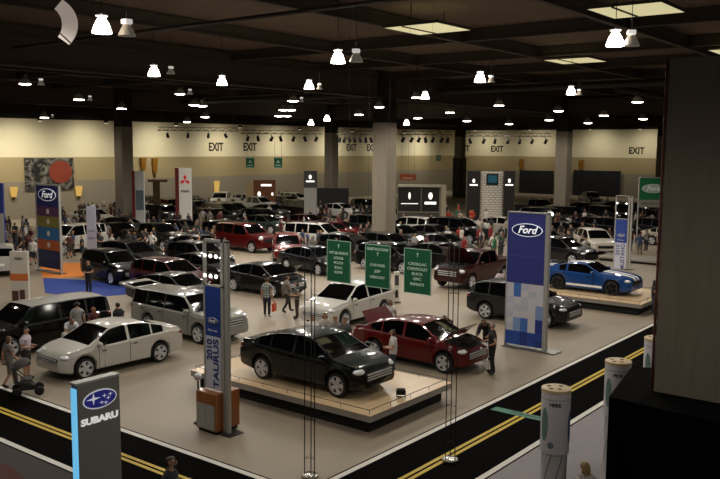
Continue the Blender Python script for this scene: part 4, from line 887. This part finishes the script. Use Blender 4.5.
ROWS = [
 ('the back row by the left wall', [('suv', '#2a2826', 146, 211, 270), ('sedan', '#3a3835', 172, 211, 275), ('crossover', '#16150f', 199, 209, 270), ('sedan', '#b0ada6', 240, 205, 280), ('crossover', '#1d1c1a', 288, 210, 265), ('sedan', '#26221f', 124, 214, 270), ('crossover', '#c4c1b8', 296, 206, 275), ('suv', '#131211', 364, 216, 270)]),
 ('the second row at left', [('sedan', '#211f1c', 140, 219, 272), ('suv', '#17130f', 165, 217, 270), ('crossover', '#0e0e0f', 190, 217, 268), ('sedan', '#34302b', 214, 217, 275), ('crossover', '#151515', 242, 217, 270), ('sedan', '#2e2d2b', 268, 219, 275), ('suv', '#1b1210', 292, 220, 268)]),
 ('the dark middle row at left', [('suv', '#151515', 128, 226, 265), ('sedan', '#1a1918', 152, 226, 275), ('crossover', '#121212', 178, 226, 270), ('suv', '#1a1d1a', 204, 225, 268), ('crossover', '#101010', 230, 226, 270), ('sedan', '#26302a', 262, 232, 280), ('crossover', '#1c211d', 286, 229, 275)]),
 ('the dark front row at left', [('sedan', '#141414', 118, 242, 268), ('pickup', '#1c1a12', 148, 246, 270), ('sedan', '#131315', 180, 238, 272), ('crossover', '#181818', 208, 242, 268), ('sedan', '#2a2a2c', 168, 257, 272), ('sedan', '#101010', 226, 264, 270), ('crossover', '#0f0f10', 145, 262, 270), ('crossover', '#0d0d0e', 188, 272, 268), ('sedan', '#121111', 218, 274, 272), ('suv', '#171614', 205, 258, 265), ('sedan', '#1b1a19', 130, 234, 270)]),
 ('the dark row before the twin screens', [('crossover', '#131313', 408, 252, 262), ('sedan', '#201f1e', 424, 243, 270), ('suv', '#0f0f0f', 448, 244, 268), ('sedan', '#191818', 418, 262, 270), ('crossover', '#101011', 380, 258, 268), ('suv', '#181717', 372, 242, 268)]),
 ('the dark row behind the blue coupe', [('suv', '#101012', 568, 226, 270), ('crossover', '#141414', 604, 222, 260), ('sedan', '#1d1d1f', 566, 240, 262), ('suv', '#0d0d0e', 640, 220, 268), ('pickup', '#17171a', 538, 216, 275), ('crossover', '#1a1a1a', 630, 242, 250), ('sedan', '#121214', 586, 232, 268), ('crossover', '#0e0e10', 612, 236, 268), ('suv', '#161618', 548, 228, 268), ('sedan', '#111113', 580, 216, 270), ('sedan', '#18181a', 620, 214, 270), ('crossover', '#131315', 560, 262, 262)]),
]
CN = lambda c: 'black' if max(lin(c)) < .035 else 'pale grey' if max(lin(c)) > .3 else 'dark grey'
KN = {'suv': 'sport utility car', 'sedan': 'sedan', 'crossover': 'crossover car', 'pickup': 'pickup truck'}
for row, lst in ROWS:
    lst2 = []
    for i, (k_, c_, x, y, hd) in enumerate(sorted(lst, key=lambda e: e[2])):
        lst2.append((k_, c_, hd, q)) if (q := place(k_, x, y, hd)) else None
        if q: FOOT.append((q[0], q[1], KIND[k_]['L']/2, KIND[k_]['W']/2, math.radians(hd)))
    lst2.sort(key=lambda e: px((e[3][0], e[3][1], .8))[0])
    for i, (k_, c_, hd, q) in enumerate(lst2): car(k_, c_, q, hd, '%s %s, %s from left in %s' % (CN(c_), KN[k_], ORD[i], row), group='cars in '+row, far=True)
# low grey plinths behind the column at right
for (x, y, lab) in ((650, 262, 'low grey plinth beside the big near column, nearer of two'), (655, 247.5, 'low grey plinth under the beige sedan, farther of two')):
    p = g(x, y); t = thing('display_plinth', lab, 'platform', (p.x, p.y, .006 if y > 255 else -.32+.006)); 
    FOOT.append((p.x, p.y+.5, 1.6, 3, 0))
    if y > 255: P('slab', MB().bbox(-1.5, 1.2, -2.2, 3.2, .14, .26, .01), mat('#8c8377', .4), t); P('base', MB().box(-1.3, 1.0, -2, 3, 0, .14), BLACK, t)
    else: D.objects.remove(t)
# ------------------------------------------------------------------ people close enough to describe
def gh(x, y, z=1.66): p = g(x, y, z); return (p.x, p.y)
PT = lambda a, b, s=14: checker(a, b, s)
def checker(a, b, s):
    m = D.materials.new('m_plaid'); m.use_nodes = True; nt = m.node_tree; bs = nt.nodes['Principled BSDF']; bs.inputs['Roughness'].default_value = .85
    tc = nt.nodes.new('ShaderNodeTexCoord'); sx = nt.nodes.new('ShaderNodeSeparateXYZ'); nt.links.new(tc.outputs['Object'], sx.inputs[0]); prev = None
    for ax in ('Y', 'Z'):
        w = nt.nodes.new('ShaderNodeMath'); w.operation = 'MULTIPLY'; w.inputs[1].default_value = s; nt.links.new(sx.outputs[ax], w.inputs[0])
        f = nt.nodes.new('ShaderNodeMath'); f.operation = 'FRACT'; nt.links.new(w.outputs[0], f.inputs[0])
        gt = nt.nodes.new('ShaderNodeMath'); gt.operation = 'GREATER_THAN'; gt.inputs[1].default_value = .5; nt.links.new(f.outputs[0], gt.inputs[0])
        if prev is None: prev = gt
        else:
            ad = nt.nodes.new('ShaderNodeMath'); ad.operation = 'ADD'; nt.links.new(prev.outputs[0], ad.inputs[0]); nt.links.new(gt.outputs[0], ad.inputs[1])
            dv = nt.nodes.new('ShaderNodeMath'); dv.operation = 'MULTIPLY'; dv.inputs[1].default_value = .5; nt.links.new(ad.outputs[0], dv.inputs[0])
            mx = nt.nodes.new('ShaderNodeMix'); mx.data_type = 'RGBA'; mx.inputs['A'].default_value = (*lin(a), 1); mx.inputs['B'].default_value = (*lin(b), 1)
            nt.links.new(dv.outputs[0], mx.inputs['Factor']); nt.links.new(mx.outputs['Result'], bs.inputs['Base Color'])
    return m
person(gc(492, 374), 120, 'person in dark clothes with hands on hips before the red sedan', '#1d1a1b', '#17161a', 'g', 'hips', h=1.76)
pp = gc(267, 317.5); person(pp, 20, 'person in plaid shirt carrying an orange bag', '#888888', '#171b2a', 'b', 'bag', h=1.8, shoes='#d0cdc6', pattern=PT('#9fa59c', '#3d4a4c', 9))
hp = Vector((math.cos(math.radians(20-90)), math.sin(math.radians(20-90)), 0))
bagp = Vector((pp[0], pp[1], 0))+hp*.34
bt = thing('shopping_bag', 'orange bag carried by the person in plaid shirt', 'bag', (bagp.x, bagp.y, .30), math.radians(20))
P('bag_body', MB().bbox(-.16, .16, -.05, .05, 0, .36, .02), mat('#b8401c', .5), bt); P('handle', MB().tube((-.08, 0, .36), (0, 0, .50), .008).tube((.08, 0, .36), (0, 0, .50), .008), mat('#8a2f14', .5), bt)
person(gc(287, 313), 330, 'person in grey jacket walking right of the plaid shirted person', '#6e665f', '#2a2623', 'b', 'walk', 'jacket', h=1.74)
person(gc(297, 319), 140, 'person in black and white striped top beside the lattice mast', '#222222', '#3a2a24', 'k', 'hold', h=1.68, pattern=PT('#141414', '#7d7a76', 7), longh=True)
person(gh(313, 313.5), 200, 'person in white top behind the black sedan, leftmost of four', '#c9c6c0', '#23242c', 'k', 'stand', h=1.66)
person(gh(325, 312.5), 220, 'person in pale top behind the black sedan, second of four', '#b5aba3', '#2b2b30', 'b', 'hold', h=1.70, longh=True)
person(gh(335, 314.5), 250, 'person in grey top behind the black sedan, third of four', '#8f8a86', '#1d1d22', 'g', 'stand', h=1.68)
person(gh(345, 317, 1.7), 200, 'person in dark grey top behind the black sedan, rightmost of four', '#47474b', '#15151a', 'k', 'hold', h=1.74)
person((25.15, 18.1), 220, 'person in white top and black hair below the middle hanging sign', '#c3c0ba', '#1c1c22', 'k', 'stand', h=1.7, longh=True)
person(gh(393.5, 330, 1.64), 120, 'person in white shirt at the side of the red sedan', '#bdb9b6', '#2b2d3a', 'b', 'hold', h=1.7, longh=True)
person((25.3, 13.95), 190, 'person in dark jacket leaning over the open engine of the red sedan', '#1b191b', '#201f25', 'k', 'lean', 'jacket', h=1.76)
person((25.15, 15.5), 195, 'person in black jacket leaning on the far side of the red sedan', '#1d1c1f', '#18181c', 'k', 'lean', 'jacket', h=1.72)
person(gc(499.5, 303), 60, 'person in pale pink top at the left edge of the wide blue tower', '#c9b6bd', '#1c1a1c', 'k', 'stand', h=1.72, longh=True)
person(gc(10, 388), 350, 'person in grey patterned dress walking behind the stroller', '#7d7673', '#6f6866', '#5a4026', 'walk', low='shorts', h=1.66, longh=True, pattern=PT('#8a807b', '#5d5654', 7))
person(gc(27, 380), 300, 'person in lavender shirt beside the nose of the white sedan', '#b9aeb8', '#2b241d', 'k', 'hold', low='shorts', h=1.74)
person(gh(77, 304), 60, 'person in grey shirt between the black wagon and the white sedan', '#8a8886', '#232328', 'k', 'stand', h=1.78)
person(gh(93.5, 308, 1.48), 80, 'person in maroon top beside the grey shirted person at left', '#4a1a1e', '#1d1a1f', '#7a4a26', 'stand', h=1.55, longh=True)
person(gh(118, 303.5), 100, 'person in black top standing alone behind the white sedan roof', '#161518', '#1b1b22', 'k', 'stand', h=1.74)
person(gh(69, 318, 1.4), 250, 'person in white shirt leaning at the far side of the white sedan', '#c9cbd2', '#22242c', 'k', 'lean', h=1.7)
person(gc(89, 293), 200, 'person in black top standing on the blue carpet by the black car', '#121214', '#15151a', 'k', 'hold', h=1.7)
person(gh(586, 462), 60, 'person with fair hair near the nearest printed cylinder, bottom edge', '#b3aaa4', '#3a3638', '#8a744c', 'stand', h=1.7, pattern=PT('#bfb7b0', '#8a827f', 12), longh=True)
person(gh(169, 460, 1.78), 300, 'person in dark shirt on the road at the bottom left edge', '#20242a', '#1a1a1f', 'b', 'walk', h=1.9)
person(gc(653, 314), 300, 'person in dark top at the left edge of the big near column', '#1f1a1c', '#3a3a48', 'k', 'hold', h=1.6, longh=True)
# stroller at the left edge
sp = gc(30, 393); t = thing('stroller', 'dark stroller pushed past the nose of the white sedan', 'stroller', (sp[0]-.1, sp[1]-.1, .012), math.radians(330))
P('seat', MB().bbox(-.22, .12, -.22, .22, .42, .50, .03).bbox(-.30, -.20, -.22, .22, .45, .95, .03, Matrix.Translation((0, 0, 0)) @ Matrix.Rotation(-.15, 4, 'Y')), mat('#3a3634', .9), t)
P('canopy', MB().lathe([(0, .22), (.16, .19), (.26, .10), (.29, 0)], 16, Matrix.Translation((-.16, 0, .88)) @ Matrix.Rotation(-.5, 4, 'Y')), mat('#4a4542', .9), t)
P('basket', MB().bbox(-.25, .2, -.2, .2, .16, .32, .03), mat('#2a2725', .9), t)
P('frame', MB().tube((-.62, -.2, 1.02), (.30, -.22, .14), .014).tube((-.62, .2, 1.02), (.30, .22, .14), .014).tube((-.62, -.2, 1.02), (-.62, .2, 1.02), .018).tube((-.30, -.22, .14), (-.05, -.22, .48), .013).tube((-.30, .22, .14), (-.05, .22, .48), .013), STEEL, t)
for (x, y) in ((.30, .25), (.30, -.25), (-.32, .25), (-.32, -.25)): P('wheel', MB().lathe([(.05, -.02), (.12, -.025), (.14, 0), (.12, .025), (.05, .02)], 16, Matrix.Translation((x, y, .14)) @ Matrix.Rotation(PI/2, 4, 'X'), cap=True), RUBBER, t)
# ------------------------------------------------------------------ the crowd: individuals placed on the open floor between the cars
random.seed(11)
DK = ['#17161a', '#23222a', '#2b2624', '#1c2430', '#3a332e']; MIXC = DK+['#8d8a86', '#b9b6b0', '#4a1d1e', '#2d3c5c', '#6b655e']
BRT = ['#9c1f18', '#c8562a', '#d0ccc4', '#b43a22', '#2f6b48', '#d7d2ca', '#7a1a1c', '#1d1d22', '#a89a8c', '#26262e', '#c4b9ae']
CNAME = {'#17161a': 'black', '#23222a': 'charcoal', '#2b2624': 'dark brown', '#1c2430': 'dark blue', '#3a332e': 'brown', '#8d8a86': 'grey', '#b9b6b0': 'pale grey', '#4a1d1e': 'maroon', '#2d3c5c': 'blue', '#6b655e': 'taupe',
         '#9c1f18': 'red', '#c8562a': 'orange', '#d0ccc4': 'white', '#b43a22': 'orange-red', '#2f6b48': 'green', '#d7d2ca': 'white', '#7a1a1c': 'dark red', '#1d1d22': 'black', '#a89a8c': 'tan', '#26262e': 'charcoal', '#c4b9ae': 'cream'}
ZONES = [   # x range, ground y range, how many, shirts, phrase
 (0, 34, 236, 266, 22, MIXC, 'crowd left of the multi coloured tower'),
 (62, 112, 228, 264, 20, MIXC, 'crowd right of the multi coloured tower'),
 (60, 118, 208, 226, 14, MIXC, 'far crowd by the wall mural'),
 (120, 228, 208, 232, 36, MIXC, 'far crowd among the left dark cars'),
 (128, 230, 234, 268, 34, MIXC, 'nearer crowd among the left dark cars'),
 (238, 300, 204, 240, 16, MIXC, 'crowd by the brown display board'),
 (302, 372, 212, 265, 30, MIXC, 'crowd before the grey logo tower'),
 (398, 448, 216, 264, 18, MIXC, 'crowd before the twin logo screens'),
 (446, 506, 218, 264, 38, BRT, 'bright crowd left of the blue tower'),
 (532, 612, 208, 264, 32, MIXC, 'crowd behind the blue coupe'),
 (630, 662, 220, 260, 10, MIXC, 'crowd beside the big near column'),
]
_T = ['twenty', 'thirty', 'forty']; _U = ORD[:9]
def ordw(i):
    n = i+1
    if n <= 20: return ORD[i]
    return {30: 'thirtieth', 40: 'fortieth'}.get(n) or '%s-%s' % (_T[n//10-2], _U[n % 10-1])
POS = []
for (x0, x1, y0, y1, n, pal_, ph) in ZONES:
    got = []; tries = 0
    while len(got) < n and tries < 3000:
        tries += 1; x, y = random.uniform(x0, x1), random.uniform(y0, y1); p = g(x, y)
        if not clear_of_cars(p.x, p.y, .34): continue
        if any((p.x-q[0])**2+(p.y-q[1])**2 < .55 for q in POS): continue
        if any(abs(p.x-cx_) < cw_/2+.5 and abs(p.y-cy_) < cw_/2+.5 for cx_, cy_, cw_ in COLS): continue
        if p.y > 77 or p.x > 127: continue
        POS.append((p.x, p.y)); got.append((x, p.x, p.y))
    for i, (x, X_, Y_) in enumerate(sorted(got)):
        c_ = random.choice(pal_)
        person((X_, Y_), random.uniform(0, 360), 'person in %s top, %s from left in %s' % (CNAME[c_], ordw(i), ph), c_, random.choice(DK+['#3d4454', '#6a5f50']), random.choice('kkbbyg'),
               random.choice(['stand', 'walk', 'stride', 'hold', 'hips', 'bag']), random.choice(['shirt', 'shirt', 'jacket']), random.choice(['trousers']*4+['shorts']), random.uniform(1.6, 1.84), longh=random.random() < .35, skin=random.choice('pppld'), group='people in '+ph)
# ------------------------------------------------------------------ ceiling lamps
def lamp(kind):
    t = thing('ceiling_lamp', 'x', 'light'); glow = kind != 'off'
    body = MB().lathe([(.02, .62), (.02, .58), (.17, .57), (.17, .53), (.09, .52)], 20) if kind == 'lit' else MB().bbox(-.13, .13, -.13, .13, .42, .60, .02)
    P('ballast', body, mat('#d8d4cc', .4, emit='#f4efe6', es=.5) if kind != 'flat' else STEEL, t)  # ballast gives no light itself; its glow paints the light it catches
    if kind == 'lit':
        P('dome', MB().lathe([(.07, .50), (.12, .44), (.19, .30), (.25, .10), (.27, 0), (.25, .01), (.12, .09), (0, .1)], 24), mat('#ffffff', .3, emit='#fff4e2', es=30.), t)
        P('dome_ribs', MB().lathe([(.26, .10), (.265, .09), (.275, 0), (.272, -.01), (.26, 0)], 24), mat('#e8e4da', .3, emit='#fff4e2', es=5.), t)
    elif kind == 'off':
        P('dome', MB().lathe([(.07, .42), (.12, .38), (.20, .22), (.27, .02), (.28, 0), (.26, .0), (.19, .2), (.1, .35)], 24), mat('#8d867a', .3, .3, emit='#b8ae9c', es=.12), t)  # unlit dome, faint emission painted in for the light it reflects
    else:
        P('dome', MB().lathe([(.06, .42), (.2, .3), (.31, .05), (.32, 0)], 24), ALU, t); P('lens', MB().lathe([(.31, .03), (.30, -.03), (.18, -.06), (0, -.07)], 24), mat('#ffffff', .3, emit='#fff0da', es=22.), t)
    P('hook_rod', MB().tube((0, 0, .55), (0, 0, 2.95), .012, n=6), BLACK, t); return t
LK = {k: lamp(k) for k in ('lit', 'off', 'flat')}; used = set()
LZ = 9.9; LAMPS = []
LL = [('lit', 102, 33), ('off', 127, 36), ('lit', 154, 76), ('off', 171, 74), ('lit', 222, 85), ('flat', 25, 84), ('off', 41, 85), ('flat', 79, 99.5), ('off', 90, 100.5), ('flat', 180, 94), ('off', 190, 94.5), ('flat', 194, 105), ('flat', 202, 106),
      ('lit', 338, 63), ('off', 356, 62), ('lit', 309, 89), ('off', 319.5, 89.5), ('flat', 293, 101), ('off', 301.5, 102), ('flat', 283.5, 110), ('flat', 291, 110), ('flat', 279, 116), ('flat', 287, 116), ('lit', 327, 121), ('lit', 311, 125),
      ('flat', 379, 107), ('flat', 359, 114.5), ('flat', 416, 97.5), ('lit', 425, 99), ('flat', 418, 118), ('flat', 450, 112.5), ('flat', 467, 121), ('lit', 406.5, 125), ('lit', 480, 82), ('off', 491, 82.5), ('flat', 499, 105.5), ('flat', 509, 124), ('flat', 549, 120), ('flat', 558.5, 111),
      ('lit', 571, 94.5), ('off', 579, 95), ('flat', 604, 115.5), ('flat', 637.5, 102), ('flat', 643, 119), ('flat', 588, 123), ('lit', 615, 46), ('off', 631, 46), ('flat', 44.5, 117.5), ('off', 52.5, 117.5), ('flat', 187, 122), ('flat', 121.5, 108.5), ('flat', 205, 117)]
LL.sort(key=lambda e: e[1])
for i, (k_, x, y) in enumerate(LL):
    p = g(x, y, LZ)
    sc_ = .8 if k_ == 'lit' else .74
    dd = (p-CP).length
    if k_ == 'off' and y > 70: sc_ = .52
    elif dd > 45: sc_ = .9+.008*(dd-45)
    r = 'lit bell shaped' if k_ == 'lit' else 'unlit bell shaped' if k_ == 'off' else 'bright flat'
    band = 'nearest lamps' if y < 70 else 'middle lamps' if y < 100 else 'far lamps'
    LAMPS.append((k_, p, sc_, r, band, x))
for band in ('nearest lamps', 'middle lamps', 'far lamps'):
    bl = [l for l in LAMPS if l[4] == band]
    for i, (k_, p, sc_, r, b_, x) in enumerate(bl):
        lab = 'hanging ceiling lamp, %s, %s from left among the %s' % (r, ORD[i] if i < len(ORD) else '%dth' % (i+1), band)
        if k_ in used: o = dup(LK[k_], p, .1*i, lab, 'hanging ceiling lamps', (sc_, sc_, sc_*.85))
        else: o = LK[k_]; used.add(k_); o.location = p; o['label'] = lab; o['group'] = 'hanging ceiling lamps'; o.scale = (sc_, sc_, sc_*.85)
# square lit skylight panels under the deck
def skylight(x, y, lab, s=1.25):
    t = thing('ceiling_light_panel', lab, 'light', (x, y, 12.0)); PM = mat('#b8ae8a', .6, emit='#d8cf9f', es=.8)
    P('frame', MB().box(-s, s, -s, -s+.05, 0, .1).box(-s, s, s-.05, s, 0, .1).box(-s, -s+.05, -s, s, 0, .1).box(s-.05, s, -s, s, 0, .1), mat('#3a3226', .7), t)
    P('diffuser', MB().box(-s+.05, s-.05, -s+.05, s-.05, .0, .05), PM, t); P('crossbar', MB().box(-s+.05, s-.05, s*.25, s*.25+.09, -.03, .0), mat('#4a4230', .7), t)
    P('hanger', MB().tube((-s+.1, 0, .1), (-s+.1, 0, .85), .02).tube((s-.1, 0, .1), (s-.1, 0, .85), .02), STEEL, t)
skylight(27.35, 18.05, 'square pale light panel in the ceiling above the middle column'); skylight(27.75, 10.05, 'square pale light panel in the ceiling, largest one at upper right')
skylight(41.4, 18.1, 'square pale light panel in the ceiling, small one left of the bright lamp pair'); skylight(41.6, 10.0, 'square pale light panel in the ceiling cut by the right edge')
# lighting trusses with small theatre spots
def truss(x0, x1, y, dep, nsp, lab, what):
    a, b = on(x0, y, dep), on(x1, y+.004*(x1-x0)*0, dep); b.z = a.z; d = (b-a); L = d.length; ang = math.atan2(d.y, d.x)
    t = thing('lighting_truss', lab, 'truss', a, ang); q = .2; ch = MB()
    for (u, v) in ((-q, 0), (q, 0), (0, .34)): ch.tube((0, u, v), (L, u, v), .03, n=6)
    P('chords', ch, STEEL, t); lc = MB(); n = int(L/.8)
    for k in range(n): x_ = L*k/n; xm = L*(k+.5)/n; xe = L*(k+1)/n; lc.tube((x_, -q, 0), (xm, 0, .34), .016, n=5); lc.tube((xm, 0, .34), (xe, -q, 0), .016, n=5); lc.tube((x_, q, 0), (xm, 0, .34), .016, n=5); lc.tube((xm, 0, .34), (xe, q, 0), .016, n=5)
    P('lacing', lc, STEEL, t); w = MB()
    for f in (.05, .35, .65, .95): w.tube((L*f, 0, .34), (L*f, 0, 12.8-a.z), .012, n=5)
    P('hanger_wire', w, STEEL, t)
    for k in range(nsp):
        p = a+d*((k+.5+random.uniform(-.08, .08))/nsp)
        s = thing('stage_spotlight', 'small black stage spotlight, %s from left under %s' % (ORD[k], what), 'light', (p.x, p.y, a.z-.06), random.uniform(0, 6), 'stage spotlights on the lighting trusses')
        P('can', MB().lathe([(.05, .2), (.13, .18), (.16, -.3), (.14, -.3), (.0, -.1)], 12, Matrix.Translation((.1, 0, -.4)) @ Matrix.Rotation(.5, 4, 'Y')), BLACK, s); P('yoke', MB().tube((0, 0, 0), (.05, 0, -.38), .03, n=6), BLACK, s)
truss(242, 322, 133.5, 84, 7, 'long lighting truss above the brown display board', 'the long truss left of the second column')
truss(336, 374, 134.5, 80, 7, 'short lighting truss left of the widest middle column', 'the short truss left of the widest column')
truss(399, 452, 134.5, 80, 7, 'lighting truss above the twin black logo screens', 'the truss over the twin black screens')
truss(464, 551, 136, 84, 7, 'long lighting truss above the white brick wall', 'the truss over the white brick wall')
truss(158, 238, 130.5, 88, 4, 'thin lighting truss above the three diamond tower', 'the truss over the three diamond tower')
# ------------------------------------------------------------------ light
def spot(p, e, size=2.95, blend=.45, r=.25, col=(1, .94, .85), rot=(0, 0, 0)):
    l = D.lights.new('spot_light', 'SPOT'); l.energy = e; l.spot_size = size; l.spot_blend = blend; l.shadow_soft_size = r; l.color = col
    o = D.objects.new('spot_light', l); COL.objects.link(o); o.location = p; o.rotation_euler = rot
E0 = 370
for (k_, p, *_r) in LAMPS:
    if k_ != 'off': spot((p.x, p.y, LZ-.12), E0*(2.4 if (p-CP).length > 48 else 1))
# bare spots without fixtures, added in a grid to light floor and near column
for x in (8, 17, 26, 35, 44):
    for y in (-4, 6, 15, 24, 33, 42):
        if abs(x-17.5) < 2 and abs(y-4.7) < 3: continue
        spot((x, y, LZ-.1), E0*.9)
# wall washers tucked under the soffits
def washer(x, ax, lab, e=1450):
    p = atY(x, 122, 73.8) if ax == 'y' else atX(x, 130, 123.8)
    z = 9.75 if ax == 'y' else 10.5
    t = thing('wall_washer', lab, 'light', (p.x, p.y, z), 0 if ax == 'y' else RX, 'wall washer lamps')
    P('housing', MB().bbox(-.2, .2, -.12, .12, 0, .25, .02), STEEL, t); P('lens', MB().box(-.16, .16, -.09, .09, -.01, 0), mat('#fff4dc', .3, emit='#fff0d0', es=4.), t); P('stem', MB().tube((0, 0, .25), (0, 0, 12.8-z), .02, n=6), STEEL, t)
    spot((p.x, p.y, z-.08), e, 2.7, 1., .3, (1, .95, .8), (.55, 0, 0 if ax == 'y' else RX))
for i, x in enumerate((-8, 40, 106, 176, 240, 300, 352, 405, 440)): washer(x, 'y', 'small wall washer lamp under the left soffit, %s from left' % ORD[i])
for i, x in enumerate((475, 530, 590, 640)): washer(x, 'x', 'small wall washer lamp under the right soffit, %s from left' % ORD[i], 880)
wd = D.worlds.new('world'); SC.world = wd; wd.use_nodes = True; wd.node_tree.nodes['Background'].inputs[0].default_value = (.95, .88, .78, 1); wd.node_tree.nodes['Background'].inputs[1].default_value = .15
SC.view_settings.view_transform = 'Standard'; SC.view_settings.look = 'None'; SC.view_settings.gamma = 1; SC.view_settings.exposure = 0; SC.view_settings.use_curve_mapping = False
SC.cycles.use_denoising = True; SC.cycles.sample_clamp_indirect = 4; SC.cycles.max_bounces = 6
